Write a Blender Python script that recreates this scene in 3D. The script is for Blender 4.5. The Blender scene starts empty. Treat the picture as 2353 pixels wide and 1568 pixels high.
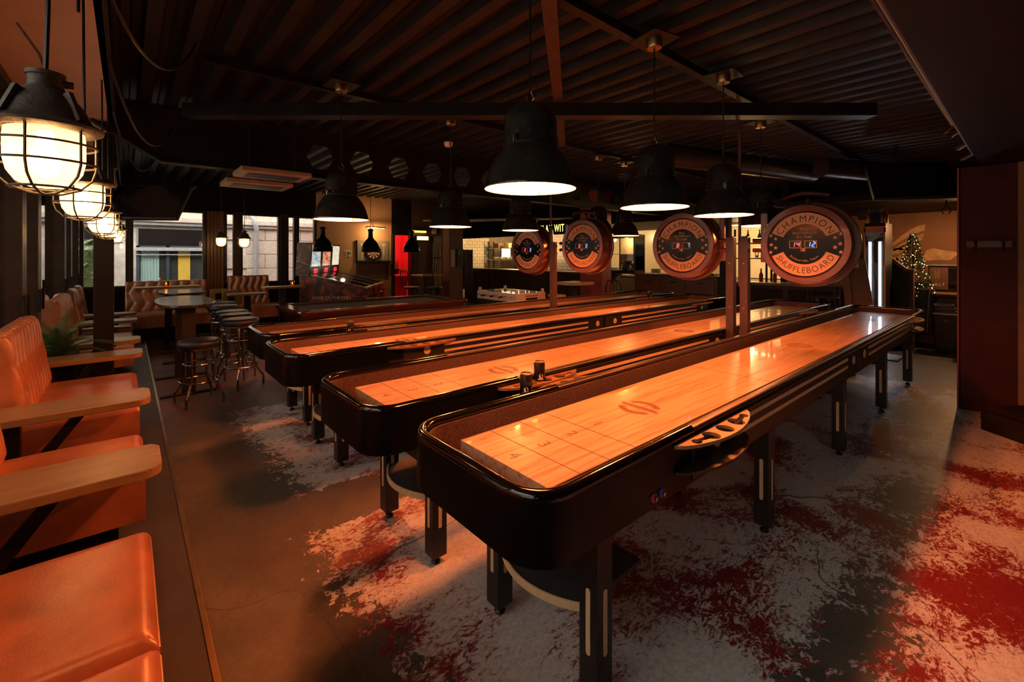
import bpy, bmesh, math, random
from mathutils import Matrix, Vector
R = math.radians
SC = bpy.context.scene
COL = SC.collection
random.seed(7)
ZF = -.14   # heights below are measured from a datum 0.14 m above the floor; the whole scene is lifted at the end

# ---------------------------------------------------------------- camera
cam_d = bpy.data.cameras.new('camera')
cam = bpy.data.objects.new('camera', cam_d)
COL.objects.link(cam)
cam.location = (0, 0, 1.64)
cam.rotation_euler = (R(90), 0, R(-40.67))
cam_d.sensor_width = 36.0
cam_d.lens = 1030.92 / 2353 * 36.0
cam_d.shift_y = -(784.0 - 586.38) / 2353
cam_d.clip_start = 0.02
SC.camera = cam

# ---------------------------------------------------------------- world, exposure
world = bpy.data.worlds.new('overcast_sky')
SC.world = world
world.use_nodes = True
bgn = world.node_tree.nodes['Background']
bgn.inputs[0].default_value = (1.0, 0.95, 0.90, 1)
bgn.inputs[1].default_value = 5.0
SC.view_settings.view_transform = 'Standard'
SC.view_settings.look = 'None'
SC.view_settings.gamma = 1.0
SC.view_settings.use_curve_mapping = False
SC.view_settings.exposure = 0.0

# lamp strengths (watts) and colours, used by the lamp builders below
BELL_W, BELL_C = 182.0, (1.0, 0.200, 0.042)
CAGE_W, CAGE_C = 92.0, (1.0, 0.36, 0.11)
KITCHEN_C = (1.0, 0.62, 0.26)


def lamp_light(name, loc, watts, colour, radius=0.04, parent=None, cone=None):
    l = bpy.data.lights.new(name, 'SPOT' if cone else 'POINT')
    if cone:
        l.spot_size = R(cone)
        l.spot_blend = 1.0
    l.energy = watts
    l.color = colour
    l.shadow_soft_size = radius
    o = bpy.data.objects.new(name, l)
    COL.objects.link(o)
    o.location = loc
    if parent:
        o.parent = parent
    return o


# ---------------------------------------------------------------- mesh helpers
class MB:
    def __init__(s):
        s.v = []
        s.f = []

    def add(s, vs, fs):
        n = len(s.v)
        s.v += [tuple(p) for p in vs]
        s.f += [tuple(i + n for i in f) for f in fs]
        return s

    def box(s, x0, x1, y0, y1, z0, z1):
        v = [(x, y, z) for z in (z0, z1) for y in (y0, y1) for x in (x0, x1)]
        return s.add(v, [(0, 2, 3, 1), (4, 5, 7, 6), (0, 1, 5, 4), (2, 6, 7, 3), (0, 4, 6, 2), (1, 3, 7, 5)])

    def hexa(s, a, b):
        """two quads (a bottom, b top), same winding seen from above, counter-clockwise"""
        return s.add(list(a) + list(b), [(3, 2, 1, 0), (4, 5, 6, 7), (0, 1, 5, 4), (1, 2, 6, 5), (2, 3, 7, 6), (3, 0, 4, 7)])

    def bar(s, p0, p1, w, h, up=(0, 0, 1)):
        p0, p1 = Vector(p0), Vector(p1)
        d = (p1 - p0).normalized()
        upv = Vector(up)
        if abs(d.dot(upv)) > .98:
            upv = Vector((1, 0, 0))
        sx = d.cross(upv).normalized() * (w / 2)
        sy = sx.cross(d).normalized() * (h / 2)
        a = [p0 - sx - sy, p0 + sx - sy, p0 + sx + sy, p0 - sx + sy]
        b = [p1 - sx - sy, p1 + sx - sy, p1 + sx + sy, p1 - sx + sy]
        return s.add(a + b, [(0, 1, 2, 3), (7, 6, 5, 4), (0, 4, 5, 1), (1, 5, 6, 2), (2, 6, 7, 3), (3, 7, 4, 0)])

    def prism(s, poly, z0, z1):
        n = len(poly)
        v = [(x, y, z0) for x, y in poly] + [(x, y, z1) for x, y in poly]
        f = [tuple(range(n - 1, -1, -1)), tuple(range(n, 2 * n))]
        f += [(i, (i + 1) % n, n + (i + 1) % n, n + i) for i in range(n)]
        return s.add(v, f)

    def tube(s, pts, r, n=8, closed=False, caps=True):
        pts = [Vector(p) for p in pts]
        m = len(pts)
        rr = r if isinstance(r, (list, tuple)) else [r] * m
        base = len(s.v)
        prev = None
        for i, p in enumerate(pts):
            if closed:
                d = pts[(i + 1) % m] - pts[i - 1]
            else:
                d = pts[min(i + 1, m - 1)] - pts[max(i - 1, 0)]
            d.normalize()
            if prev is None:
                a = Vector((0, 0, 1)) if abs(d.z) < .9 else Vector((1, 0, 0))
                u = d.cross(a).normalized()
            else:
                u = (prev - d * prev.dot(d))
                u = u.normalized() if u.length > 1e-6 else d.orthogonal().normalized()
            prev = u
            w = d.cross(u)
            for k in range(n):
                t = 2 * math.pi * k / n
                s.v.append(tuple(p + (u * math.cos(t) + w * math.sin(t)) * rr[i]))
        for i in range(m if closed else m - 1):
            j = (i + 1) % m
            for k in range(n):
                k2 = (k + 1) % n
                s.f.append((base + i * n + k, base + i * n + k2, base + j * n + k2, base + j * n + k))
        if caps and not closed:
            s.f.append(tuple(base + k for k in range(n - 1, -1, -1)))
            s.f.append(tuple(base + (m - 1) * n + k for k in range(n)))
        return s

    def lathe(s, prof, n=32, c=(0, 0, 0), close=False):
        """revolve (r,z) profile about z through c"""
        base = len(s.v)
        for r, z in prof:
            for k in range(n):
                t = 2 * math.pi * k / n
                s.v.append((c[0] + max(r, 1e-4) * math.cos(t), c[1] + max(r, 1e-4) * math.sin(t), c[2] + z))
        m = len(prof)
        for i in range(m if close else m - 1):
            j = (i + 1) % m
            for k in range(n):
                k2 = (k + 1) % n
                s.f.append((base + i * n + k, base + i * n + k2, base + j * n + k2, base + j * n + k))
        return s

    def disc(s, c, r, n=24, nz=1, h=.002):
        return s.lathe([(1e-4, -h / 2), (r, -h / 2), (r, h / 2), (1e-4, h / 2)], n, c)

    def grid(s, fn, nu, nv):
        base = len(s.v)
        for j in range(nv + 1):
            for i in range(nu + 1):
                s.v.append(tuple(fn(i / nu, j / nv)))
        for j in range(nv):
            for i in range(nu):
                a = base + j * (nu + 1) + i
                s.f.append((a, a + 1, a + nu + 2, a + nu + 1))
        return s

    def xf(s, M, start=0):
        for i in range(start, len(s.v)):
            s.v[i] = tuple(M @ Vector(s.v[i]))
        return s

    def build(s, name, m=None, parent=None, smooth=False, bevel=0, seg=2, sharp=None, loc=None, rot=None):
        me = bpy.data.meshes.new(name)
        me.from_pydata(s.v, [], s.f)
        me.update()
        o = bpy.data.objects.new(name, me)
        COL.objects.link(o)
        if m is not None:
            me.materials.append(m)
        if smooth:
            for p in me.polygons:
                p.use_smooth = True
            if sharp is None:
                sharp = 40
            try:
                me.set_sharp_from_angle(angle=R(sharp))
            except Exception:
                pass
        if bevel:
            b = o.modifiers.new('edge', 'BEVEL')
            b.width = bevel
            b.segments = seg
            b.limit_method = 'ANGLE'
            b.angle_limit = R(50)
        if parent is not None:
            o.parent = parent
        if loc is not None:
            o.location = loc
        if rot is not None:
            o.rotation_euler = rot
        return o


def tag(o, label, cat=None, group=None, kind=None):
    if label:
        o['label'] = label
    if cat:
        o['category'] = cat
    if group:
        o['group'] = group
    if kind:
        o['kind'] = kind
    return o


def thing(name, label, cat, loc=(0, 0, 0), rz=0, group=None):
    o = bpy.data.objects.new(name, None)
    COL.objects.link(o)
    o.location = loc
    o.rotation_euler = (0, 0, rz)
    o.empty_display_size = .1
    return tag(o, label, cat, group)


def structure(o):
    o['kind'] = 'structure'
    return o


def dup(root, loc=None, rz=None, label=None, group=None):
    r = root.copy()
    COL.objects.link(r)
    if loc is not None:
        r.location = loc
    if rz is not None:
        r.rotation_euler = (0, 0, rz)
    if label:
        r['label'] = label
    if group:
        r['group'] = group

    def rec(src, dst):
        for ch in list(src.children):
            c = ch.copy()
            COL.objects.link(c)
            c.parent = dst
            rec(ch, c)
    rec(root, r)
    return r


def rep(proto, parent, loc=None, rot=None):
    o = proto.copy()
    COL.objects.link(o)
    o.parent = parent
    if loc is not None:
        o.location = loc
    if rot is not None:
        o.rotation_euler = rot
    return o


def flat(loops, depth, name, m, parent=None, M=None, bevel=0.0):
    """a flat plate cut from closed 2-D outlines (first outer, rest holes), as one mesh"""
    cu = bpy.data.curves.new(name, 'CURVE')
    cu.dimensions = '2D'
    cu.fill_mode = 'BOTH'
    cu.extrude = depth / 2
    for lp in loops:
        sp = cu.splines.new('POLY')
        sp.points.add(len(lp) - 1)
        for p, q in zip(sp.points, lp):
            p.co = (q[0], q[1], 0, 1)
        sp.use_cyclic_u = True
    o = bpy.data.objects.new(name, cu)
    COL.objects.link(o)
    dg = bpy.context.evaluated_depsgraph_get()
    me = bpy.data.meshes.new_from_object(o.evaluated_get(dg))
    bpy.data.objects.remove(o)
    bpy.data.curves.remove(cu)
    if M is not None:
        me.transform(M)
    me.name = name
    me.materials.clear()
    if m is not None:
        me.materials.append(m)
    ob = bpy.data.objects.new(name, me)
    COL.objects.link(ob)
    if parent is not None:
        ob.parent = parent
    return ob


def circ(cx, cy, r, n=24, a0=0, a1=360, ry=None):
    ry = ry or r
    k = n if a1 - a0 >= 360 else n + 1
    return [(cx + r * math.cos(R(a0 + (a1 - a0) * i / n)), cy + ry * math.sin(R(a0 + (a1 - a0) * i / n))) for i in range(k)]


def rrect(x0, x1, y0, y1, r, n=8):
    out = []
    for cx, cy, a in ((x1 - r, y1 - r, 0), (x0 + r, y1 - r, 90), (x0 + r, y0 + r, 180), (x1 - r, y0 + r, 270)):
        for i in range(n + 1):
            t = R(a + 90 * i / n)
            out.append((cx + r * math.cos(t), cy + r * math.sin(t)))
    return out


# lettering: glyph meshes from the built-in font
GL = {}


def load_glyphs(chars):
    obs = []
    for ch in chars:
        cu = bpy.data.curves.new('glyph', 'FONT')
        cu.body = ch
        cu.size = 1.0
        cu.resolution_u = 3
        cu.offset = 0.0
        o = bpy.data.objects.new('glyph', cu)
        COL.objects.link(o)
        obs.append((ch, o))
    dg = bpy.context.evaluated_depsgraph_get()
    for ch, o in obs:
        me = bpy.data.meshes.new_from_object(o.evaluated_get(dg))
        vs = [tuple(v.co) for v in me.vertices]
        fs = [tuple(p.vertices) for p in me.polygons]
        x0 = min([v[0] for v in vs], default=0)
        x1 = max([v[0] for v in vs], default=.25)
        GL[ch] = ([(v[0] - (x0 + x1) / 2, v[1], 0) for v in vs], fs, x1 - x0)
        bpy.data.meshes.remove(me)
    for ch, o in obs:
        cu = o.data
        bpy.data.objects.remove(o)
        bpy.data.curves.remove(cu)


load_glyphs(sorted(set("CHAMPIONSUFLEBRDPlayhufebordIt's!Richland,Tx0123456789GAMEOFTHRONWKVEatkg-WVHzTYP ") - {' '}))


def text_width(s, size, gap=.13):
    return sum((GL[c][2] + gap if c != ' ' else .32) for c in s) * size


def text(mb, s, size, M, gap=.13, sx=1.0):
    """straight text centred at origin of M, in M's XY plane"""
    w = text_width(s, size, gap) * sx
    x = -w / 2
    for c in s:
        if c == ' ':
            x += .32 * size * sx
            continue
        v, f, gw = GL[c]
        x += (gw + gap) * size * sx / 2
        mb.add([M @ Vector((x + p[0] * size * sx, p[1] * size, 0)) for p in v], f)
        x += (gw + gap) * size * sx / 2
    return mb


def arc_text(mb, s, size, rad, a0, a1, M, top=True, sx=1.0):
    """letters spread from angle a0 to a1 (degrees, 90 = up) on a circle"""
    ws = [(GL[c][2] + .16 if c != ' ' else .36) for c in s]
    tot = sum(ws) - (ws[0] + ws[-1]) / 2
    run = -ws[0] / 2
    for i, c in enumerate(s):
        mid = run + ws[i] / 2
        run += ws[i]
        if c == ' ':
            continue
        a = R(a0 + (a1 - a0) * mid / tot)
        v, f, gw = GL[c]
        rot = a - math.pi / 2 if top else a + math.pi / 2
        ca, sa = math.cos(rot), math.sin(rot)
        cx, cy = rad * math.cos(a), rad * math.sin(a)
        out = []
        for p in v:
            px, py = p[0] * size * sx, p[1] * size
            out.append(M @ Vector((cx + px * ca - py * sa, cy + px * sa + py * ca, 0)))
        mb.add(out, f)
    return mb


# ---------------------------------------------------------------- materials
MATS = {}


def nmat(name):
    m = bpy.data.materials.new(name)
    m.use_nodes = True
    nt = m.node_tree
    b = nt.nodes['Principled BSDF']
    MATS[name] = m
    return m, nt, b


def nd(nt, typ, **kw):
    n = nt.nodes.new(typ)
    for k, v in kw.items():
        if k.startswith('i_'):
            n.inputs[k[2:].replace('_', ' ')].default_value = v
        else:
            setattr(n, k, v)
    return n


def ramp(nt, fac, stops):
    r = nt.nodes.new('ShaderNodeValToRGB')
    el = r.color_ramp.elements
    el[0].position, el[0].color = stops[0][0], (*stops[0][1], 1)
    el[1].position, el[1].color = stops[-1][0], (*stops[-1][1], 1)
    for p, c in stops[1:-1]:
        e = el.new(p)
        e.color = (*c, 1)
    nt.links.new(fac, r.inputs[0])
    return r.outputs[0]


def mixc(nt, fac, a, b, mode='MIX'):
    n = nt.nodes.new('ShaderNodeMix')
    n.data_type = 'RGBA'
    n.blend_type = mode
    for sock, val in ((n.inputs[0], fac), (n.inputs[6], a), (n.inputs[7], b)):
        if hasattr(val, 'links'):
            nt.links.new(val, sock)
        elif isinstance(val, (int, float)):
            sock.default_value = val
        else:
            sock.default_value = (*val, 1)
    return n.outputs[2]


def coords(nt, kind='Object', scale=(1, 1, 1)):
    tc = nt.nodes.new('ShaderNodeTexCoord')
    mp = nt.nodes.new('ShaderNodeMapping')
    mp.inputs['Scale'].default_value = scale
    nt.links.new(tc.outputs[kind], mp.inputs['Vector'])
    return mp.outputs[0]


def noise(nt, vec, scale, detail=4, rough=.55, dist=0.0):
    n = nt.nodes.new('ShaderNodeTexNoise')
    n.inputs['Scale'].default_value = scale
    n.inputs['Detail'].default_value = detail
    n.inputs['Roughness'].default_value = rough
    n.inputs['Distortion'].default_value = dist
    if vec is not None:
        nt.links.new(vec, n.inputs['Vector'])
    return n.outputs[0]


def bump(nt, b, h, strength, dist=.01):
    n = nt.nodes.new('ShaderNodeBump')
    n.inputs['Strength'].default_value = strength
    n.inputs['Distance'].default_value = dist
    nt.links.new(h, n.inputs['Height'])
    nt.links.new(n.outputs[0], b.inputs['Normal'])


def simple(name, col, rough=.5, metal=0.0, var=.25, scale=6.0, bstr=0.0, bscale=60.0, coat=0.0, stretch=(1, 1, 1), spec=.5):
    """plain colour with a little procedural mottling"""
    m, nt, b = nmat(name)
    v = coords(nt, 'Object', stretch)
    f = noise(nt, v, scale, 5)
    lo = tuple(c * (1 - var) for c in col)
    hi = tuple(min(1, c * (1 + var)) for c in col)
    nt.links.new(ramp(nt, f, [(.3, lo), (.7, hi)]), b.inputs['Base Color'])
    b.inputs['Roughness'].default_value = rough
    b.inputs['Metallic'].default_value = metal
    b.inputs['Specular IOR Level'].default_value = spec
    if coat:
        b.inputs['Coat Weight'].default_value = coat
        b.inputs['Coat Roughness'].default_value = .08
    if bstr:
        bump(nt, b, noise(nt, v, bscale, 3), bstr)
    return m


def emit(name, col, strength):
    m, nt, b = nmat(name)
    b.inputs['Base Color'].default_value = (*[min(1, c) for c in col], 1)
    b.inputs['Emission Color'].default_value = (*col, 1)
    b.inputs['Emission Strength'].default_value = strength
    return m


def wood(name, a, bcol, rough=.4, scale=3.0, axis=0, coat=0.0, gr=14.0):
    m, nt, b = nmat(name)
    st = [gr, gr, gr]
    st[axis] = 1.0
    v = coords(nt, 'Object', tuple(st))
    f = noise(nt, v, scale, 6, .6, .4)
    f2 = noise(nt, v, scale * 6, 3, .6)
    c = ramp(nt, f, [(.3, a), (.7, bcol)])
    c = mixc(nt, .25, c, ramp(nt, f2, [(.35, tuple(x * .6 for x in a)), (.65, bcol)]))
    nt.links.new(c, b.inputs['Base Color'])
    b.inputs['Roughness'].default_value = rough
    if coat:
        b.inputs['Coat Weight'].default_value = coat
        b.inputs['Coat Roughness'].default_value = .06
    bump(nt, b, f2, .06, .004)
    return m


def glass(name, tint=(1, 1, 1), refl=1.0, rough=.02):
    """thin pane: clear with fresnel reflection"""
    m, nt, b = nmat(name)
    nt.nodes.remove(b)
    out = nt.nodes['Material Output']
    tr = nd(nt, 'ShaderNodeBsdfTransparent')
    tr.inputs[0].default_value = (*tint, 1)
    gl = nd(nt, 'ShaderNodeBsdfGlossy')
    gl.inputs['Roughness'].default_value = rough
    fr = nd(nt, 'ShaderNodeFresnel')
    fr.inputs[0].default_value = 1.45
    mt = nd(nt, 'ShaderNodeMath', operation='MULTIPLY')
    mt.inputs[1].default_value = refl
    nt.links.new(fr.outputs[0], mt.inputs[0])
    mx = nd(nt, 'ShaderNodeMixShader')
    nt.links.new(mt.outputs[0], mx.inputs[0])
    nt.links.new(tr.outputs[0], mx.inputs[1])
    nt.links.new(gl.outputs[0], mx.inputs[2])
    nt.links.new(mx.outputs[0], out.inputs[0])
    return m


M_BLK = simple('black_lacquer', (.0030, .0027, .0027), .30, var=.2, spec=.12)
M_RIM = simple('black_gloss_rim', (.0035, .003, .003), .12, var=.2, spec=.6)
M_MAT = simple('black_satin', (.009, .007, .007), .45, var=.3, spec=.3)
M_LEG = simple('dark_leg_laminate', (.013, .010, .009), .40, var=.3, scale=20)
M_SIDE = wood('dark_side_veneer', (.009, .005, .004), (.016, .009, .006), .4, 3, 0)
M_INLAY = wood('maple_inlay', (.62, .43, .23), (.76, .55, .31), .35, 4, 0)
M_CARPET = simple('brown_carpet', (.085, .042, .028), .95, var=.45, scale=90, bstr=.6, bscale=220)
M_STEEL = simple('dark_steel', (.014, .011, .010), .45, .3, var=.3, scale=9, spec=.3)
M_CHROME = simple('worn_chrome', (.34, .31, .29), .22, 1.0, var=.2, scale=30)
M_BRASS = simple('dull_brass', (.45, .28, .12), .35, 1.0)
M_TAN = simple('tan_leather', (.40, .155, .076), .31, var=.30, scale=5, bstr=.08, bscale=140, spec=1.0)
M_OAK = wood('oak_plank', (.19, .115, .045), (.34, .225, .095), .36, 2.2, 0, gr=11)
M_DKOAK = wood('dark_table_wood', (.030, .018, .012), (.060, .036, .022), .25, 2.5, 1, coat=.3)
M_PLAT = simple('platform_vinyl', (.040, .032, .028), .5, var=.3, scale=8)
M_NAVY = simple('navy_vinyl', (.018, .022, .040), .38, var=.2)
M_GRN = simple('lamp_enamel', (.018, .020, .018), .20, 0, var=.35, scale=14, coat=.4)
M_WHENAM = simple('white_enamel', (.85, .80, .72), .35, var=.05)
M_GREYLAMP = simple('cast_lamp_metal', (.085, .070, .058), .55, .5, var=.4, scale=25, bstr=.2, bscale=120)
M_SOFFIT = simple('cream_soffit', (.55, .40, .26), .7, var=.08, scale=3)
M_CEIL = simple('corrugated_steel', (.017, .0115, .009), .50, 0, var=.4, scale=5, spec=.25)
M_DARK = simple('dark_brown_paint', (.012, .007, .0055), .6, var=.25, scale=4, spec=.15)
M_FRAME = simple('window_frame_metal', (.045, .034, .030), .38, .4, var=.25)
M_GLASS = glass('window_glass', (.93, .96, .96), 1.2)
M_GLASS2 = glass('clear_glass', (.97, .97, .95), 1.0)
M_ORANGEWALL = simple('ochre_plaster', (.52, .29, .135), .75, var=.07, scale=3)
M_BROWNWALL = simple('brown_plaster', (.10, .046, .024), .7, var=.15, scale=4)
M_MAROON = simple('maroon_paint', (.045, .009, .006), .6, var=.2, scale=7, spec=.15)
M_RED = simple('red_wall_paint', (.62, .03, .035), .6, var=.12, scale=3)
M_TILE = simple('white_glazed_tile', (.80, .70, .53), .25, var=.06, scale=12)
M_GROUT = simple('grey_grout', (.35, .28, .20), .9)
M_STONE = simple('pale_stone', (.62, .50, .40), .9, var=.16, scale=18, bstr=.3, bscale=80)
M_STONE2 = simple('grey_stone', (.42, .41, .40), .9, var=.16, scale=18, bstr=.3, bscale=80)
M_JOINT = simple('mortar_joint', (.74, .62, .52), .95)
M_CURTAIN = simple('teal_curtain', (.42, .56, .52), .9, var=.2, scale=12, stretch=(8, 8, .3))
M_YELLOW = simple('yellow_panel', (.75, .48, .06), .7, var=.1)
M_LEAF = simple('fern_leaf', (.045, .115, .030), .45, var=.4, scale=10)
M_TREE = simple('pine_needles', (.018, .048, .016), .6, var=.5, scale=16)
M_MAHOG = wood('mahogany_veneer', (.055, .012, .008), (.095, .022, .013), .22, 2.2, 0, coat=.5)
M_CLOTH = simple('charcoal_cloth', (.045, .034, .036), .95, var=.1, scale=60)
M_STOVE = simple('brushed_steel', (.42, .38, .33), .3, 1.0, var=.15, scale=20)
M_BARFR = simple('patterned_bar_front', (.060, .030, .018), .6, var=.6, scale=30)
M_BARTOP = wood('bar_top_wood', (.10, .05, .025), (.17, .09, .045), .3, 2, 1)
M_WHITEP = simple('white_plastic', (.62, .56, .50), .4, var=.06)
M_BLKCLOTH = simple('black_plastic', (.012, .011, .011), .4, var=.3)
M_PAPER = simple('cream_paper', (.68, .55, .36), .8, var=.1)
M_BURN = simple('burnt_print', (.050, .020, .010), .6)
M_BURNMID = simple('burnt_print_light', (.24, .11, .045), .5)
M_REDP = simple('red_print', (.42, .02, .02), .5)
M_CARDB = simple('cardboard', (.20, .125, .07), .85, var=.12, scale=6)
M_RUG = simple('coarse_mat', (.05, .043, .036), .95, var=.4, scale=90, bstr=.5, bscale=120)
M_BULB = emit('bulb_filament_glow', (1.0, .56, .20), 70.0)
M_HOTBULB = emit('bell_lamp_bulb', (1.0, .66, .30), 26.0)
M_COOLLED = emit('cool_led_strip', (.80, .90, 1.0), 14.0)
M_REDLED = emit('red_led', (1.0, .10, .16), 1.9)
M_BLUELED = emit('blue_led', (.16, .28, 1.0), 2.4)
M_NEON = emit('yellow_neon', (.95, .85, .18), 3.2)
M_FAIRY = emit('fairy_light', (1.0, .72, .28), 9.0)
M_CANDLE = emit('candle_flame', (1.0, .55, .18), 10.0)
M_AMBER = glass('amber_candle_glass', (.95, .52, .20), 1.0)


def play_wood():
    m, nt, b = nmat('shuffleboard_maple')
    v = coords(nt, 'Object', (1, 1, 1))
    sep = nd(nt, 'ShaderNodeSeparateXYZ')
    nt.links.new(v, sep.inputs[0])
    br = nd(nt, 'ShaderNodeTexBrick')
    br.offset = .37
    br.inputs['Scale'].default_value = 1.0
    br.inputs['Brick Width'].default_value = .9
    br.inputs['Row Height'].default_value = .0376
    br.inputs['Mortar Size'].default_value = .0006
    br.inputs['Color1'].default_value = (.30, .30, .30, 1)
    br.inputs['Color2'].default_value = (.75, .75, .75, 1)
    br.inputs['Mortar'].default_value = (.12, .12, .12, 1)
    nt.links.new(v, br.inputs['Vector'])
    v2 = coords(nt, 'Object', (1.2, 26, 26))
    st = noise(nt, v2, 1.6, 6, .6, .3)
    c1 = ramp(nt, br.outputs[0], [(.1, (.36, .185, .085)), (.3, (.56, .36, .20)), (.75, (.70, .49, .29))])
    c2 = ramp(nt, st, [(.28, (.16, .055, .022)), (.40, (.42, .22, .105)), (.50, (.60, .39, .22)), (.7, (.72, .52, .31))])
    c = mixc(nt, .68, c1, c2)
    nt.links.new(c, b.inputs['Base Color'])
    b.inputs['Roughness'].default_value = .32
    b.inputs['Coat Weight'].default_value = .9
    b.inputs['Coat Roughness'].default_value = .05
    return m


M_PLAY = play_wood()


def floor_mat():
    m, nt, b = nmat('worn_painted_concrete')
    v = coords(nt, 'Object', (1, 1, 1))
    sp = nd(nt, 'ShaderNodeSeparateXYZ')
    nt.links.new(v, sp.inputs[0])
    X, Y = sp.outputs[0], sp.outputs[1]

    def mth(op, a, c=None, clamp=False):
        n = nd(nt, 'ShaderNodeMath', operation=op)
        n.use_clamp = clamp
        for s_, q in zip(n.inputs, (a, c)):
            if q is None:
                continue
            if hasattr(q, 'links'):
                nt.links.new(q, s_)
            else:
                s_.default_value = q
        return n.outputs[0]

    def sstep(x, e0, e1):
        n = nd(nt, 'ShaderNodeMapRange', interpolation_type='SMOOTHSTEP')
        n.inputs[1].default_value = e0
        n.inputs[2].default_value = e1
        nt.links.new(x, n.inputs[0])
        return n.outputs[0]

    def blob(cx, cy, rx, ry):
        a = mth('DIVIDE', mth('SUBTRACT', X, cx), rx)
        c = mth('DIVIDE', mth('SUBTRACT', Y, cy), ry)
        return mth('SUBTRACT', 1.0, mth('SQRT', mth('ADD', mth('MULTIPLY', a, a), mth('MULTIPLY', c, c))))

    n1 = noise(nt, v, 2.2, 7, .62, .3)
    n2 = noise(nt, v, 14.0, 6, .65, .6)
    n3 = noise(nt, v, 60.0, 4, .6)
    def rag(q):
        return mth('ADD', q, mth('MULTIPLY', mth('SUBTRACT', n2, .42), 1.5))

    # signed distance-like field of the white paint: a strip of table bays with wavy west edge
    edge = mth('ADD', .88, mth('MULTIPLY', mth('SINE', mth('MULTIPLY', Y, 2.1)), .06))
    f = mth('SUBTRACT', X, edge)
    f = mth('MINIMUM', f, mth('SUBTRACT', 5.4, Y))
    f = mth('MINIMUM', f, mth('SUBTRACT', 7.6, X))
    f = mth('MINIMUM', f, mth('SUBTRACT', 0.0, blob(1.08, 3.0, .62, .26)))
    f = mth('MINIMUM', f, rag(mth('MULTIPLY', mth('SUBTRACT', 0.0, blob(2.35, .52, .75, .17)), .5)))
    f = mth('MINIMUM', f, rag(mth('MULTIPLY', mth('SUBTRACT', 0.0, blob(4.0, .58, .55, .18)), .5)))
    f = mth('MINIMUM', f, rag(mth('MULTIPLY', mth('SUBTRACT', 0.0, blob(6.2, .82, .75, .32)), .6)))
    f = mth('ADD', f, mth('MULTIPLY', mth('SUBTRACT', n2, .5), .75))
    f = mth('ADD', f, mth('MULTIPLY', mth('SUBTRACT', n3, .5), .45))
    white = sstep(f, -.02, .03)
    # red paint showing through in scratched clouds
    n4 = noise(nt, v, 1.7, 5, .55, .2)
    vs = coords(nt, 'Object', (5.0, 9.0, 1))
    n5 = noise(nt, vs, 3.2, 9, .78, 1.3)
    redf = mth('ADD', mth('ADD', mth('MULTIPLY', n4, .85), mth('MULTIPLY', n5, .72)), mth('MULTIPLY', n3, .22))
    red = sstep(redf, .885, .985)
    # concrete
    cc = ramp(nt, mth('ADD', mth('MULTIPLY', n1, .7), mth('MULTIPLY', n3, .3)), [(.32, (.055, .046, .038)), (.5, (.095, .082, .068)), (.7, (.150, .128, .105))])
    # reddish worn floor further back along the window wall
    rzone = mth('MULTIPLY', sstep(Y, 5.3, 5.8), mth('MULTIPLY', sstep(mth('SUBTRACT', 10.2, Y), 0, .6), sstep(mth('SUBTRACT', 2.0, X), 0, .5)))
    rw = mth('MULTIPLY', rzone, sstep(mth('ADD', mth('MULTIPLY', n2, .6), mth('MULTIPLY', n1, .5)), .42, .62))
    cc = mixc(nt, mth('MULTIPLY', rw, .8), cc, (.30, .085, .055))
    wc = ramp(nt, n3, [(.25, (.50, .46, .43)), (.6, (.72, .68, .64))])
    wc = mixc(nt, mth('MULTIPLY', sstep(n5, .50, .66), .35), wc, (.33, .19, .17))
    wc = mixc(nt, red, wc, (.215, .018, .020))
    col = mixc(nt, white, cc, wc)
    # cracks
    vo = nd(nt, 'ShaderNodeTexVoronoi', feature='DISTANCE_TO_EDGE')
    vo.inputs['Scale'].default_value = .27
    vd = nd(nt, 'ShaderNodeVectorMath', operation='ADD')
    nv = nd(nt, 'ShaderNodeTexNoise')
    nv.inputs['Scale'].default_value = 1.4
    nt.links.new(v, nv.inputs['Vector'])
    scl = nd(nt, 'ShaderNodeVectorMath', operation='SCALE')
    scl.inputs['Scale'].default_value = .5
    nt.links.new(nv.outputs['Color'], scl.inputs[0])
    nt.links.new(v, vd.inputs[0])
    nt.links.new(scl.outputs[0], vd.inputs[1])
    nt.links.new(vd.outputs[0], vo.inputs['Vector'])
    crack = mth('LESS_THAN', vo.outputs['Distance'], .0008)
    col = mixc(nt, mth('MULTIPLY', crack, .75), col, (.05, .045, .04))
    nt.links.new(col, b.inputs['Base Color'])
    rg = nd(nt, 'ShaderNodeMapRange')
    rg.inputs[3].default_value = .30
    rg.inputs[4].default_value = .62
    nt.links.new(n2, rg.inputs[0])
    nt.links.new(rg.outputs[0], b.inputs['Roughness'])
    bump(nt, b, mth('ADD', n3, mth('MULTIPLY', white, .4)), .10, .004)
    return m


M_FLOOR = floor_mat()

# ================================================================ the room
fl = structure(MB().box(-.7, 12.6, -3.5, 14.5, -.26, ZF).build('floor', M_FLOOR))
# quarry tiles and drain edge in the far service area
TILE_D = simple('dark_quarry_tile', (.045, .036, .030), .35, var=.35, scale=9)
TILE_B = simple('brown_quarry_tile', (.085, .060, .042), .4, var=.35, scale=9)
tm = None
for i in range(5):
    for j in range(6):
        x0, y0 = 9.96 + i * .34, -.62 + j * .34
        if tm is None:
            tm = MB().box(0, .325, 0, .325, 0, .008).build('floor_tile', TILE_B, fl)
            t = tm
        else:
            t = tm.copy()
            COL.objects.link(t)
            t.parent = fl
        t.location = (x0, y0, ZF)
        if i == 0:
            t.scale = (.5, 1, 1)
            t.location.x += .16
bt = MB().box(0, .14, 0, .325, 0, .010).build('border_tile', TILE_D, fl, loc=(9.96, -.62, ZF))
for j in range(1, 6):
    t = bt.copy()
    COL.objects.link(t)
    t.parent = fl
    t.location = (9.96, -.62 + j * .34, ZF)

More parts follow.
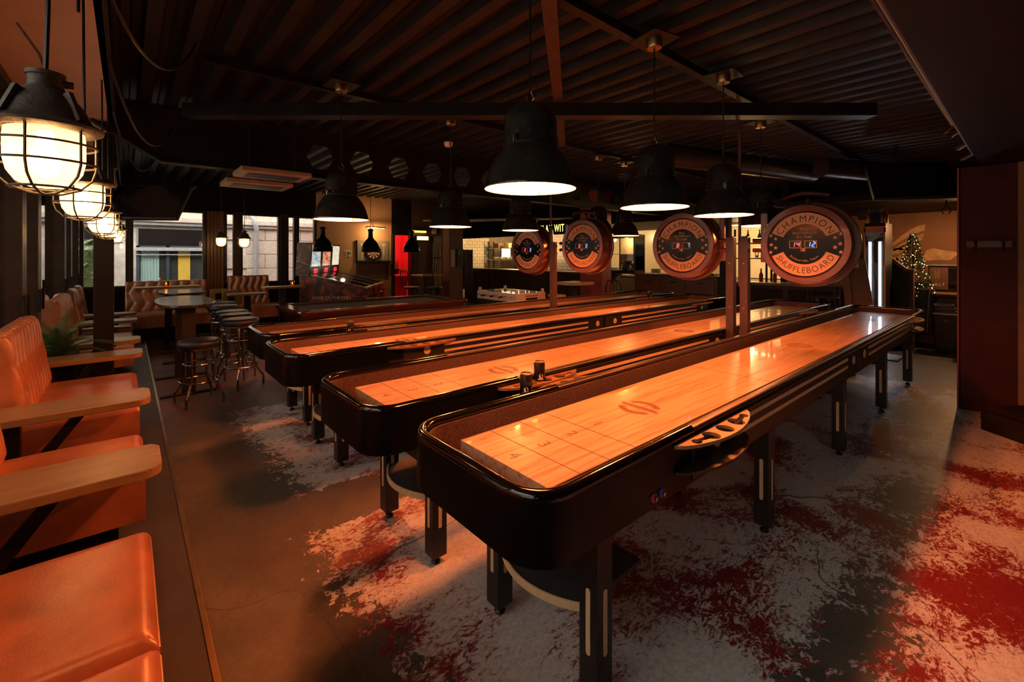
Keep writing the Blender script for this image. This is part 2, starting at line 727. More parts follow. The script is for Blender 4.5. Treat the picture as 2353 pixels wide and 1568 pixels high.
# corrugated steel deck, ribs along Y
mb = MB()
prof = []
p = .21
x = -.12
while x < 12.6:
    prof += [(x, 2.93), (x + .075, 2.93), (x + .095, 3.0), (x + .135, 3.0), (x + .142, 2.992), (x + .149, 3.0), (x + .19, 3.0)]
    x += p
for y0, y1, pf in ((-3.5, 10.8, prof), (10.8, 14.5, [q for q in prof if q[0] > 4.7])):
    n = len(pf)
    mb.add([(a, y0, z) for a, z in pf] + [(a, y1, z) for a, z in pf], [(i, n + i, n + i + 1, i + 1) for i in range(n - 1)])
ceil = structure(mb.build('ceiling', M_CEIL))
MB().box(-.9, 12.7, -3.6, 10.9, 3.02, 3.12).box(4.75, 12.7, 10.9, 14.6, 3.02, 3.12).build('slab', M_DARK, ceil)

# left window wall (x = -0.7)
wl = structure(MB().box(-.80, -.66, -3.5, 10.8, ZF, .42).build('wall_left', M_DARK))
MB().box(-.80, -.66, -3.5, 10.8, 2.50, 3.02).build('header', M_DARK, wl)
sf = structure(MB().box(-.70, -.09, -3.5, 10.7, 2.70, 2.74).build('trim_1', M_SOFFIT))
MB().box(-.12, -.07, -3.5, 10.7, 2.70, 3.0).build('fascia', M_DARK, sf)
MB().box(-.66, -.60, -3.5, 10.7, 2.64, 2.70).build('head_rail', M_FRAME, sf)
ys = [-3.45, -1.2, -.3, 2.0, 2.9, 5.28, 6.12, 8.45, 9.35, 10.68]
for i in range(len(ys) - 1):
    a, b = ys[i], ys[i + 1]
    mb = MB()
    mb.box(-.79, -.62, a, a + .10, .42, 2.52)
    mb.box(-.79, -.62, b - .10, b, .42, 2.52)
    mb.box(-.77, -.66, a + .10, b - .10, .42, .52)
    mb.box(-.77, -.66, a + .10, b - .10, 2.42, 2.52)
    w = structure(mb.build('window_%d' % (i + 1), M_FRAME, bevel=.006))
    MB().box(-.72, -.712, a + .10, b - .10, .52, 2.42).build('pane', M_GLASS, w)
    g = MB()
    for yy in (a + .115, b - .115):
        g.tube([(-.612, yy, 1.0), (-.612, yy, 1.16)], .012, 8)
        g.box(-.62, -.60, yy - .01, yy + .01, .98, 1.18)
    g.build('latch', M_STEEL, w)

# back wall (y = 10.75): windows from x = -0.7 to 3.3
wb = structure(MB().box(-.70, 3.30, 10.75, 10.87, ZF, .90).build('wall_back', M_DARK))
MB().box(-.70, 3.30, 10.75, 10.87, 2.36, 3.02).build('header', M_DARK, wb)
MB().box(3.30, 5.16, 10.75, 10.87, ZF, 3.02).build('plaster_panel', M_ORANGEWALL, wb)
MB().box(5.16, 5.72, 10.75, 10.87, 2.02, 3.02).build('door_head', M_DARK, wb)
MB().box(5.72, 6.75, 10.75, 10.87, ZF, 3.02).build('brown_panel', M_BROWNWALL, wb)
wi = len(ys)
for k, (a, b) in enumerate([(-.60, .02), (.06, 1.18), (1.52, 1.70), (1.80, 2.54), (2.68, 2.86), (2.90, 3.29)]):
    mb = MB()
    e = .035
    mb.box(a - .02, a + e, 10.72, 10.84, .90, 2.38)
    mb.box(b - e, b + .02, 10.72, 10.84, .90, 2.38)
    mb.box(a + e, b - e, 10.74, 10.82, .90, .94)
    mb.box(a + e, b - e, 10.74, 10.82, 2.33, 2.38)
    w = structure(mb.build('window_%d' % (wi + k), M_FRAME, bevel=.005))
    MB().box(a + e, b - e, 10.775, 10.782, .94, 2.33).build('pane', M_GLASS, w)
PANEL = wood('window_pier_panel', (.10, .045, .022), (.16, .075, .036), .32, 2.5, 2)
pr = structure(MB().box(1.20, 1.50, 10.70, 10.86, ZF, 2.40).build('trim_2', M_DARK))
pl = None
for k in range(5):
    o = MB().box(0, .052, 0, .02, ZF, 2.38).build('plank', PANEL, pr, bevel=.004, loc=(1.207 + k * .0585, 10.68, .0)) if pl is None else pl.copy()
    if pl is not None:
        COL.objects.link(o)
        o.location = (1.207 + k * .0585, 10.68, .0)
    pl = pl or o
structure(MB().box(2.54, 2.68, 10.70, 10.86, ZF, 2.40).build('trim_3', M_FRAME, bevel=.01))
structure(MB().box(1.69, 1.81, 10.70, 10.86, ZF, 2.40).build('trim_4', M_FRAME, bevel=.01))

# red corridor behind the doorway
cr = structure(MB().box(4.9, 5.16, 10.87, 12.9, ZF, 2.6).build('wall_corridor', M_RED))
MB().box(6.5, 6.59, 10.87, 12.9, ZF, 2.6).build('side', M_RED, cr)
MB().box(4.9, 6.59, 12.9, 13.0, ZF, 2.6).build('end', M_RED, cr)
MB().box(4.9, 6.59, 10.87, 13.0, 2.6, 2.7).build('lid', M_RED, cr)
MB().box(5.6, 6.5, 12.35, 12.9, .86, .92).build('ledge', M_RED, cr, bevel=.01)
dr = structure(MB().box(5.15, 5.215, 10.66, 10.90, ZF, 2.04).build('door_1', M_MAT, bevel=.005))
MB().box(5.70, 5.735, 10.70, 10.90, ZF, 2.04).build('jamb', M_MAT, dr)
MB().tube([(5.20, 10.655, .98), (5.20, 10.60, .98), (5.10, 10.60, .98)], .012, 8).build('handle', M_CHROME, dr)
lamp_light('corridor_light', (5.75, 11.6, 2.3), 60, (1.0, .42, .32), .08)

# kitchen shell
we = structure(MB().box(6.6, 12.6, 14.5, 14.6, ZF, 3.02).build('wall_kitchen_end', M_GROUT))
structure(MB().box(6.6, 6.75, 10.87, 14.5, ZF, 3.02).build('wall_kitchen_side', M_BROWNWALL))
wk = structure(MB().box(12.5, 12.6, 3.3, 14.5, ZF, 3.02).build('wall_kitchen', M_GROUT))
structure(MB().box(9.9, 12.5, 3.15, 3.30, ZF, 3.02).build('wall_partition', M_DARK))
# white tiles, each one a piece; only the stretch of wall that shows
tp = None
cnt = 0
for r_ in range(17):
    for c_ in range(8):
        z0 = .30 + r_ * .125
        x0 = 9.55 + c_ * .24 + (.12 if r_ % 2 else 0)
        if x0 > 11.0:
            continue
        if tp is None:
            tp = MB().box(0, .232, -.012, 0, 0, .117).build('wall_tile', M_TILE, we, bevel=.004, seg=1)
            o = tp
        else:
            o = tp.copy()
            COL.objects.link(o)
            o.parent = we
        o.location = (x0, 14.5, z0)
tp = None
for r_ in range(14):
    for c_ in range(14):
        z0 = .95 + r_ * .125
        y0 = 10.9 + c_ * .24 + (.12 if r_ % 2 else 0)
        if y0 > 14.2:
            continue
        if tp is None:
            tp = MB().box(-.012, 0, 0, .232, 0, .117).build('wall_tile', M_TILE, wk, bevel=.004, seg=1)
            o = tp
        else:
            o = tp.copy()
            COL.objects.link(o)
            o.parent = wk
        o.location = (12.5, y0, z0)
MB().box(12.46, 12.5, 3.3, 10.9, .9, 2.5).build('splashback', M_TILE, wk)
structure(MB().box(9.2, 12.5, 3.3, 14.5, 2.28, 2.40).build('ceiling_kitchen', M_DARK))

# far right: mural wall and the dark wall behind the bar end
MURAL = simple('mural_wall_paint', (.25, .125, .062), .8, var=.10, scale=3)
wm = structure(MB().box(12.5, 12.6, -3.5, 3.15, ZF, 3.02).build('wall_mural', MURAL))
structure(MB().box(-.7, 12.6, -3.6, -3.5, ZF, 3.02).build('wall_right', M_DARK))
sr = structure(MB().box(-.05, 6.6, -3.4, .36, 2.43, 2.95).build('trim_5', M_DARK))
MB().box(6.6, 9.4, .05, .36, 2.43, 2.95).build('return_box', M_DARK, sr)
MB().box(9.0, 12.5, -3.4, 3.1, 2.38, 2.46).build('dropped_ceiling', M_DARK, sr)

# ---------------------------------------------------------------- street outside
gr = structure(MB().box(-9, 4.2, -6, 22, -.4, -.3).build('ground', M_STONE2))
blockm = {}


def facade(name, label, plane, axis, a0, a1, holes, base, step, seedv):
    """stone-faced house: a backing slab plus separate blocks set proud of the joints"""
    rt = thing(name, label, 'building')
    rnd = random.Random(seedv)
    if axis == 'x':
        MB().box(a0, a1, plane + .03, plane + .4, -.3, 6.5).build('backing_wall', M_JOINT, rt)
    else:
        MB().box(plane - .4, plane - .03, a0, a1, -.3, 5.2).build('backing_wall', M_JOINT, rt)
    z = base
    row = 0
    while z < 4.2:
        a = a0 + (row % 2) * .45
        while a < a1 - .3:
            w = .9
            mid = (a + w / 2, z + step / 2)
            if not any(h[0] < a + w - .02 and h[1] > a + .02 and h[2] < z + step - .02 and h[3] > z + .02 for h in holes):
                key = (axis, round(w, 2), round(step, 2))
                if key not in blockm:
                    q = MB()
                    if axis == 'x':
                        q.box(.006, w - .006, -.02, .03, .006, step - .006)
                    else:
                        q.box(-.03, .02, .006, w - .006, .006, step - .006)
                    blockm[key] = q.build('stone_block', M_STONE, rt, bevel=.006, seg=1)
                    o = blockm[key]
                else:
                    o = blockm[key].copy()
                    COL.objects.link(o)
                    o.parent = rt
                o.location = (a, plane, z) if axis == 'x' else (plane, a, z)
            a += w
        z += step
        row += 1
    return rt


fb = facade('street_house', 'pale stone house seen through the back windows', 13.6, 'x', -5.7, 4.6, [(.17, 1.95, -1, 2.28), (-2.6, -.35, -1, 2.28)], .02, .375, 3)
# cornice, lintel, window with curtains, drainpipe
MB().box(-5.7, 4.7, 13.42, 13.66, 2.28, 2.42).build('cornice', M_STONE, fb, bevel=.02)
MB().box(-5.7, 4.7, 13.48, 13.66, 2.20, 2.28).build('cornice_bed', M_STONE2, fb, bevel=.02)
for (h0, h1) in ((.17, 1.95), (-2.6, -.35)):
    MB().box(h0, h1, 13.60, 13.66, -.3, 2.2).build('reveal', M_STONE2, fb)
    MB().box(h0 + .04, h1, 13.54, 13.62, 1.72, 2.12).build('window_hood', M_DARK, fb)
    mbw = MB()
    for xx in (h0, h0 + .55, h1 - .08):
        mbw.box(xx, xx + .06, 13.50, 13.58, -.1, 1.72)
    mbw.box(h0, h1, 13.50, 13.58, 1.64, 1.72)
    mbw.build('window_frame', simple('slate_frame', (.05, .06, .075), .5), fb)
    MB().box(h0 + .06, h1 - .08, 13.575, 13.595, -.1, 1.64).build('dark_interior', simple('dim_interior', (.05, .05, .045), .3), fb)
    cu = MB()
    cu.grid(lambda u, v, h0=h0: (h0 + .08 + u * .34, 13.55 + .018 * math.sin(u * 38), -.1 + v * 1.72), 48, 2)
    cu.build('curtain', M_CURTAIN, fb, smooth=True)
    MB().box(h0 + .78, h0 + 1.02, 13.545, 13.565, -.1, 1.60).build('yellow_blind', M_YELLOW, fb)
    cu = MB()
    cu.grid(lambda u, v, h1=h1: (h1 - .42 + u * .34, 13.55 + .018 * math.sin(u * 38), -.1 + v * 1.72), 48, 2)
    cu.build('curtain', M_CURTAIN, fb, smooth=True)
    pv = MB()
    pv.box(h0, h1, 13.44, 13.50, 1.60, 1.68)
    pv.box(h0, h1, 13.46, 13.50, 1.50, 1.52)
    pv.build('awning_rail', M_STONE2, fb)
MB().tube([(2.48, 13.50, 3.2), (2.48, 13.50, 2.55), (2.55, 13.42, 2.45), (2.58, 13.38, 2.3), (2.62, 13.45, 2.15), (2.62, 13.50, 2.05), (2.62, 13.50, -.3)], .055, 10).build('drainpipe', M_STONE2, fb, smooth=True)
fl2 = facade('corner_house', 'stone house across the side street beyond the left windows', -6.2, 'y', -6, 13.2, [], .02, .75, 5)
# street hedge
hd = thing('street_hedge', 'clipped green hedge outside the corner window', 'hedge', (-1.6, 12.3, -.3))
rnd = random.Random(4)
q = MB()
for k in range(1500):
    a = Vector((rnd.uniform(-1.4, 1.2), rnd.uniform(-.5, .5), rnd.uniform(.1, 2.1)))
    d = Vector((rnd.gauss(0, 1), rnd.gauss(0, 1), rnd.gauss(0, 1))).normalized() * .09
    e = d.cross(Vector((rnd.gauss(0, 1), rnd.gauss(0, 1), rnd.gauss(0, 1)))).normalized() * .04
    q.add([a - d, a + e, a + d, a - e], [(0, 1, 2, 3)])
lf = q.build('foliage', simple('hedge_leaf', (.16, .20, .07), .6, var=.5, scale=8), hd)
lf['kind'] = 'stuff'
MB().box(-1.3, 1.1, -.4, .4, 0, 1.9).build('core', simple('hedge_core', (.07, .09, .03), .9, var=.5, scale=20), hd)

# ---------------------------------------------------------------- steelwork and ceiling fittings
gd = thing('castellated_girder', 'deep dark steel girder with hexagonal holes across the room', 'girder', (0, 5.45, 0))
holes = []
xx = 1.72
while xx < 8.6:
    holes.append([(xx + .155 * math.cos(R(60 * k)), 2.64 + .155 * math.sin(R(60 * k))) for k in range(6)])
    xx += .50
MW = Matrix(((1, 0, 0, 0), (0, 0, -1, 0), (0, 1, 0, 0), (0, 0, 0, 1)))
flat([[(.25, 2.40), (9.2, 2.40), (9.2, 2.92), (-.35, 2.92), (-.35, 2.78)]] + holes, .012, 'web', M_STEEL, gd, MW)
g = MB()
g.box(.25, 9.2, -.075, .075, 2.385, 2.40)
g.bar((.25, 0, 2.393), (-.35, 0, 2.775), .15, .015)
g.build('bottom_flange', M_STEEL, gd)
MB().box(-.35, 9.2, -.075, .075, 2.908, 2.922).build('top_flange', M_STEEL, gd)
cs, sn = math.cos(R(40.67)), math.sin(R(40.67))


def cw(lat, dep, z=0):
    return (cs * lat + sn * dep, -sn * lat + cs * dep, z)


g = MB().bar(cw(-2.62, 3.62, 2.66), cw(2.9, 3.62, 2.66), .12, .10)
tag(g.build('cross_beam', M_STEEL), 'long dark ceiling beam running straight across the picture', 'beam')
g = MB().bar(cw(.05, 1.2, 2.72), cw(.56, 5.0, 2.72), .075, .02)
tag(g.build('flat_bar', simple('primer_steel', (.045, .024, .018), .5, .3)), 'thin flat steel bar running away from the viewer under the ceiling', 'bar')
g = MB().box(-.1, 9.0, 1.63, 1.69, 2.855, 2.91)
tag(g.build('cable_rail', M_STEEL), 'slim dark rail on the ceiling above the nearest tables', 'rail')
g = MB().box(.4, 9.0, 3.77, 3.83, 2.855, 2.91)
tag(g.build('cable_rail', M_STEEL), 'slim dark rail on the ceiling above the middle tables', 'rail')
PIPE = simple('pipe_paint', (.055, .026, .018), .5)
for k, (yy, zz, rr) in enumerate([(.47, 2.76, .022), (.53, 2.80, .018), (.42, 2.62, .026), (.385, 2.5, .02)]):
    nm = ['lowest', 'second', 'third', 'uppermost']
    lab = ['thick pipe nearest the right soffit, upper of the run', 'thinner pipe farthest from the right soffit', 'thickest pipe along the middle of the right soffit face', 'low pipe hugging the bottom edge of the right soffit'][k]
    tag(MB().tube([(0.6, yy, zz), (6.3, yy, zz), (6.6, yy + .1, zz)], rr, 10).build('ceiling_pipe', PIPE, smooth=True), lab, 'pipe', 'pipes along the right soffit')
# infrared heater panels under the girder
HEAT = simple('heater_panel_metal', (.36, .27, .20), .45, .4, var=.1)
for (a, b, c, d, lab) in ((.80, 1.42, 4.75, 5.2, 'upper of two flat heater panels hanging before the girder'), (.80, 1.46, 5.57, 6.03, 'lower of two flat heater panels behind the girder')):
    h = thing('heater_panel', lab, 'heater', (a, c, 2.28), 0, 'ceiling heater panels')
    MB().box(0, b - a, 0, d - c, 0, .05).build('casing', HEAT, h, bevel=.01)
    MB().box(.08, b - a - .08, .10, d - c - .10, -.004, .002).build('element', M_STEEL, h)
    for sx in (.1, b - a - .1):
        MB().tube([(sx, (d - c) / 2, .05), (sx, (d - c) / 2, .66)], .006, 6).build('hanger', M_STEEL, h)
# ducts, screens and projectors in the dark
t = thing('ceiling_screen', 'flat screen hung tilted above the left booths, lamp reflected in it', 'screen', (.16, 5.72, 2.02), R(-28))
t.rotation_euler = (R(58), 0, R(-38))
MB().box(-.36, .36, -.21, .21, -.02, .02).build('housing', M_MAT, t, bevel=.008)
MB().box(-.34, .34, -.19, .19, .0205, .0215).build('display', simple('switched_off_screen', (.006, .006, .007), .08, spec=.6), t)
MB().tube([(0, 0, -.02), (0, .35, -.35), (0, .6, -.45)], .02, 8).build('bracket', M_STEEL, t)
t = thing('tilted_screen', 'large dark screen hung tilted near the right pillar', 'screen', (7.35, 1.0, 2.42), 0)
t.rotation_euler = (R(60), 0, R(-60))
MB().box(-.42, .42, -.27, .27, -.03, .03).build('housing', M_MAT, t, bevel=.008)
MB().box(-.40, .40, -.25, .25, .0305, .0315).build('display', MATS['switched_off_screen'], t)
MB().tube([(0, 0, -.03), (0, .25, -.25), (0, .62, -.05)], .02, 8).build('bracket', M_STEEL, t)
DUCT = simple('duct_metal', (.10, .085, .075), .35, .8)
g = MB()
pts = [(7.2, 1.9, 2.70), (7.8, 1.6, 2.70), (8.6, 1.2, 2.68)]
g.tube([Vector(pts[0]).lerp(Vector(pts[2]), i / 40) for i in range(41)], [.13 + .006 * (i % 2) for i in range(41)], 16)
tag(g.build('flexible_duct', DUCT, smooth=True), 'ribbed flexible duct under the dark ceiling near the right pillar', 'duct')
g = MB().tube([(5.0, 3.0, 2.75), (7.9, 2.2, 2.75)], .14, 16)
tag(g.build('round_duct', DUCT, smooth=True), 'round duct crossing above the far scoreboards', 'duct')
for k, (x0, y0, x1, y1, lab) in enumerate([(5.6, 9.9, 8.45, 7.5, 'long pale cable tray before the kitchen, nearest'), (6.2, 10.6, 8.9, 8.35, 'long pale cable tray before the kitchen, middle'), (7.0, 11.6, 9.0, 9.7, 'long pale cable tray before the kitchen, farthest')]):
    g = MB().bar((x0, y0, 2.36 + .06 * k), (x1, y1, 2.42 + .06 * k), .14, .03)
    tag(g.build('cable_tray', simple('tray_metal', (.30, .20, .12), .4, .6)), lab, 'cable tray', 'cable trays')
t = thing('smoke_detector', 'small white smoke detector under the ceiling behind the girder', 'detector', (2.75, 4.3, 2.72))
MB().lathe([(.001, 0), (.035, 0), (.05, .03), (.05, .05), (.001, .05)], 20).build('body', M_WHITEP, t, smooth=True)
MB().tube([(0, 0, .05), (0, 0, .22)], .006, 6).build('stem', M_STEEL, t)
# cables looping along the left soffit
for k, (a, b, sag, lab) in enumerate([((-.1, 1.6, 2.68), (.5, 2.3, 2.9), .25, 'nearest cable loop by the left soffit'), ((-.1, 2.4, 2.68), (.35, 3.6, 2.9), .3, 'second cable loop by the left soffit'), ((-.08, 3.6, 2.66), (.3, 4.9, 2.6), .3, 'third cable loop by the left soffit'), ((-.08, 4.6, 2.6), (.2, 5.4, 2.4), .25, 'farthest cable loop by the left soffit')]):
    A, B = Vector(a), Vector(b)
    g = MB().tube([A.lerp(B, i / 14) - Vector((0, 0, sag * 4 * (i / 14) * (1 - i / 14))) for i in range(15)], .008, 6)
    tag(g.build('loose_cable', M_BLKCLOTH, smooth=True), lab, 'cable', 'loose cables by the soffit')
t = thing('junction_box', 'round black junction box with wires on the left soffit', 'junction box', (-.12, 2.05, 2.60))
MB().lathe([(.001, 0), (.055, 0), (.06, .01), (.06, .07), (.001, .07)], 20).build('box', M_BLKCLOTH, t, smooth=True)
MB().lathe([(.001, -.006), (.05, -.006), (.055, .001), (.001, .001)], 20).build('cover', M_BRASS, t, smooth=True)
g = MB()
for k in range(3):
    g.tube([(-.02 + .02 * k, 0, -.004), (-.03 + .03 * k, .02, -.06), (0, .01, -.10), (.0, 0, -.30)], .005, 6)
g.build('wires', M_BLKCLOTH, t, smooth=True)
MB().tube([(0, 0, .07), (0, 0, .1)], .01, 6).build('stem', M_BLKCLOTH, t)

# pillars
t = thing('steel_pillar', 'square black steel pillar standing among the left booths', 'pillar', (-.17, 6.0, 0))
MB().box(-.075, .075, -.075, .075, .06, 2.72).build('shaft', M_STEEL, t, bevel=.008)
MB().box(-.10, .10, -.10, .10, 2.36, 2.44).build('collar', M_STEEL, t, bevel=.005)
MB().box(-.12, .12, -.12, .12, .06, .075).build('base_plate', M_STEEL, t)
t = thing('maroon_pillar', 'wide maroon pillar with a coat rail at the right edge', 'pillar', (6.76, .04, 0))
MB().box(0, .42, .06, .49, ZF, 2.43).build('shaft', M_MAROON, t, bevel=.006)
MB().box(-.006, 0, .12, .36, 2.26, 2.36).build('cover_plate', M_MAROON, t, bevel=.003)
MB().box(0, .43, .475, .50, ZF, 2.43).build('edge_strip', simple('pillar_edge_red', (.16, .025, .018), .4), t)
MB().box(.0, .03, .02, .065, ZF, 2.43).build('pale_edge_strip', M_CARDB, t)
t = thing('coat_rail', 'wooden coat rail with two dark hooks on the maroon pillar', 'coat rail', (6.76, .04, 1.60))
MB().box(-.02, 0, .09, .44, -.05, .07).build('board', M_MAROON, t, bevel=.004)
MB().box(-.026, -.018, .105, .425, -.02, .045).build('rail', wood('coat_rail_wood', (.05, .025, .014), (.09, .045, .024), .45, 3, 1), t, bevel=.003)
for yy in (.16, .355):
    g = MB().tube([(-.026, yy, .03), (-.06, yy, .03), (-.085, yy, .0), (-.07, yy, -.04), (-.04, yy, -.05)], .009, 8)
    g.lathe([(.001, -.012), (.016, -.006), (.016, .006), (.001, .012)], 12, (-.085, yy, .035))
    g.tube([(-.05, yy, .02), (-.085, yy, .035)], .007, 8)
    g.build('hook', M_MAT, t, smooth=True)
t = thing('step_box', 'dark wooden step box at the foot of the maroon pillar', 'step', (6.10, .33, ZF), R(-128.5))
MB().box(.0, .78, 0, .92, 0, .20).build('body', M_DARK, t, bevel=.008)
MB().hexa([(-.02, -.02, .2), (.8, -.02, .2), (.8, .94, .2), (-.02, .94, .2)], [(.05, .05, .235), (.73, .05, .235), (.73, .87, .235), (.05, .87, .235)]).build('lid', M_DARK, t)
t = thing('red_pillar', 'red painted pillar behind the middle scoreboards', 'pillar', (7.87, 6.15, 0))
MB().box(0, .34, 0, .62, ZF, 2.95).build('shaft', simple('red_pillar_paint', (.26, .022, .016), .45, var=.2), t, bevel=.01)
t = thing('brown_pillar', 'dark brown pillar between the cue rack and the kitchen', 'pillar', (6.13, 9.55, 0))
MB().box(0, .42, 0, .3, ZF, 2.95).build('shaft', M_BROWNWALL, t, bevel=.008)

# raised booth floor
t = thing('booth_platform', 'low raised platform under the window booths with a brass edged nosing', 'platform', (0, 0, 0))
MB().box(-.655, .225, -3.4, 10.74, ZF, .06).build('deck', M_PLAT, t)
MB().box(.225, .24, -3.4, 9.7, ZF, .052).build('riser', M_DARK, t)
MB().box(.222, .243, -3.4, 9.7, .052, .065).build('nosing', M_BRASS, t, bevel=.002)
MB().box(.24, 1.9, 9.75, 10.74, ZF, .06).build('back_deck', M_PLAT, t)

# ================================================================ shuffleboard tables
LT, HW = 7.053, .405
PX0, PX1, PHW = .19, 6.863, .2635
ZP, ZR = .715, .772
HOLE = MATS['black_satin']


def glyph_outline_set(chars):
    obs = []
    for ch in chars:
        cu = bpy.data.curves.new('glyph', 'FONT')
        cu.body = ch
        cu.size = 1.0
        cu.resolution_u = 3
        cu.offset = -.034
        o = bpy.data.objects.new('glyph', cu)
        COL.objects.link(o)
        obs.append((ch, o))
    dg = bpy.context.evaluated_depsgraph_get()
    for ch, o in obs:
        me = bpy.data.meshes.new_from_object(o.evaluated_get(dg))
        v0 = GL[ch][0]
        vs = [tuple(v.co) for v in me.vertices]
        x0, x1 = min(v[0] for v in vs), max(v[0] for v in vs)
        GL['_' + ch] = ([(v[0] - (x0 + x1) / 2, v[1], 0) for v in vs], [tuple(p.vertices) for p in me.polygons], x1 - x0)
        bpy.data.meshes.remove(me)
        cu = o.data
        bpy.data.objects.remove(o)
        bpy.data.curves.remove(cu)


glyph_outline_set('1234')


def plan(x, y, z, flip=False):
    """letter plane lying on the board: letter up = +x (or -x), letter right = -y (or +y)"""
    s = -1 if flip else 1
    return Matrix(((0, s, 0, x), (-s, 0, 0, y), (0, 0, 1, z), (0, 0, 0, 1)))


def glyph_at(mb, key, size, M):
    v, f, w = GL[key]
    mb.add([M @ Vector((p[0] * size, (p[1] - .35) * size, 0)) for p in v], f)


def tray_outline(d):
    n = 20
    return [(-.33 + .66 * i / n, d * math.sin(math.pi * (i / n)) ** .62) for i in range(n + 1)]


def keyhole():
    big = [(.118 + .037 * math.cos(R(a)), .047 + .037 * math.sin(R(a))) for a in range(20, 341, 16)]
    small = [(.222 + .024 * math.cos(R(a)), .038 + .020 * math.sin(R(a))) for a in range(-150, 151, 20)]
    return big + small


def build_table():
    t = thing('shuffleboard_table', '', 'shuffleboard table')
    T = Matrix.Translation
    out, inn = rrect(0, LT, -HW, HW, .15), rrect(.045, LT - .045, -HW + .045, HW - .045, .115)
    flat([out, inn], .205, 'cabinet', M_BLK, t, T((0, 0, .6625)))
    inn2 = rrect(.051, LT - .051, -HW + .051, HW - .051, .11)
    flat([inn, inn2], .135, 'carpet_lining', M_CARPET, t, T((0, 0, .6925)))
    MB().prism(inn2, .618, .626).build('gutter_floor', M_CARPET, t)
    MB().prism(inn, .556, .575).build('underside', M_MAT, t)
    # bull-nosed end rims and plainer side rails
    pth = [p for p in rrect(.021, LT - .021, -HW + .021, HW - .021, .13, 10)]
    for end in (0, 1):
        sel = [p for p in pth if (p[0] < .3 if end == 0 else p[0] > LT - .3)]
        xe = .90 if end == 0 else LT - .90
        lo = [p for p in sel if p[1] < 0]
        hi = [p for p in sel if p[1] >= 0]
        lo.sort(key=lambda p: (p[0] if end else -p[0], -abs(p[1])))
        if end == 0:
            ring = [p for p in pth[11:33]]
        else:
            ring = [p for p in pth[33:44]] + [p for p in pth[0:11]]
        ya, yb = ring[0][1], ring[-1][1]
        path = [(xe, ya, ZR - .004)] + [(p[0], p[1], ZR - .004) for p in ring] + [(xe, yb, ZR - .004)]
        MB().tube(path, .0235, 12).build('end_rim', M_RIM, t, smooth=True)
    for s in (-1, 1):
        y = s * (HW - .021)
        MB().prism(rrect(-.024, .024, -.012, .012, .010, 4), .90, LT - .90).xf(Matrix(((0, 0, 1, 0), (1, 0, 0, y), (0, 1, 0, ZR), (0, 0, 0, 1)))).build('side_rail', M_SIDE, t, smooth=True)
        yy = s * HW
        MB().box(.88, 3.515, min(yy, yy + s * .006), max(yy, yy + s * .006), .575, .752).build('side_panel', M_SIDE, t, bevel=.002)
        MB().box(3.545, LT - .88, min(yy, yy + s * .006), max(yy, yy + s * .006), .575, .752).build('side_panel', M_SIDE, t, bevel=.002)
        for (a, b) in ((1.27, 3.23), (3.88, 5.81)):
            for zc in (.715, .658):
                MB().prism(rrect(a, b, zc - .0105, zc + .0105, .0104, 5), 0, .003).xf(Matrix(((1, 0, 0, 0), (0, 0, s, s * (HW + .0055)), (0, 1, 0, 0), (0, 0, 0, 1)))).build('inlay_strip', M_INLAY, t)
        for xx in (1.10, 3.40, 3.74, 5.97):
            MB().prism(circ(xx, .685, .033, 24), 0, .004).xf(Matrix(((1, 0, 0, 0), (0, 0, s, s * (HW + .0055)), (0, 1, 0, 0), (0, 0, 0, 1)))).build('medallion', M_INLAY, t)
        # cup trays near both ends
        for xc in (1.065, LT - 1.065):
            outl = tray_outline(.100)
            hl = [circ(.0, .050, .038)] + [[(sg * p[0], p[1]) for p in keyhole()] for sg in (-1, 1)]
            Mx = Matrix(((1, 0, 0, xc), (0, s, 0, s * (HW + .004)), (0, 0, 1, .748), (0, 0, 0, 1)))
            tr = flat([outl] + hl, .014, 'cup_tray', wood('tray_veneer', (.20, .10, .045), (.30, .16, .075), .3, 4, 0) if 'tray_veneer' not in MATS else MATS['tray_veneer'], t, Mx)
            MB().prism([(p[0] * .97, p[1] * .96) for p in outl], -.006, .006).xf(Matrix(((1, 0, 0, xc), (0, s, 0, s * (HW + .004)), (0, 0, 1, .640), (0, 0, 0, 1)))).build('tray_shelf', M_SIDE, t)
    # playing surface with its print
    pf = MB().box(PX0, PX1, -PHW, PHW, .626, ZP).build('playfield', M_PLAY, t, bevel=.002)
    for flip in (False, True):
        fx = (lambda q: LT - q) if flip else (lambda q: q)
        for xx in (.348, .518, .690, 2.14):
            MB().box(fx(xx) - .0016, fx(xx) + .0016, -PHW, PHW, ZP, ZP + .0006).build('score_line', M_BURN, pf)
        sy = -1 if flip else 1
        for dgt, xx in (('4', .268), ('3', .432), ('2', .602), ('1', .78)):
            g = MB()
            glyph_at(g, dgt, .085, plan(fx(xx), 0, ZP + .0005, flip))
            g.build('score_number', M_BURN, pf)
            g = MB()
            glyph_at(g, '_' + dgt, .085, plan(fx(xx), 0, ZP + .0009, flip))
            g.build('number_inside', M_PLAY, pf)
        for dgt, xx in (('3', .268), ('2', .432), ('1', .602)):
            g = MB()
            glyph_at(g, dgt, .042, plan(fx(xx), sy * .205, ZP + .0006, flip))
            g.build('red_number', M_REDP, pf)
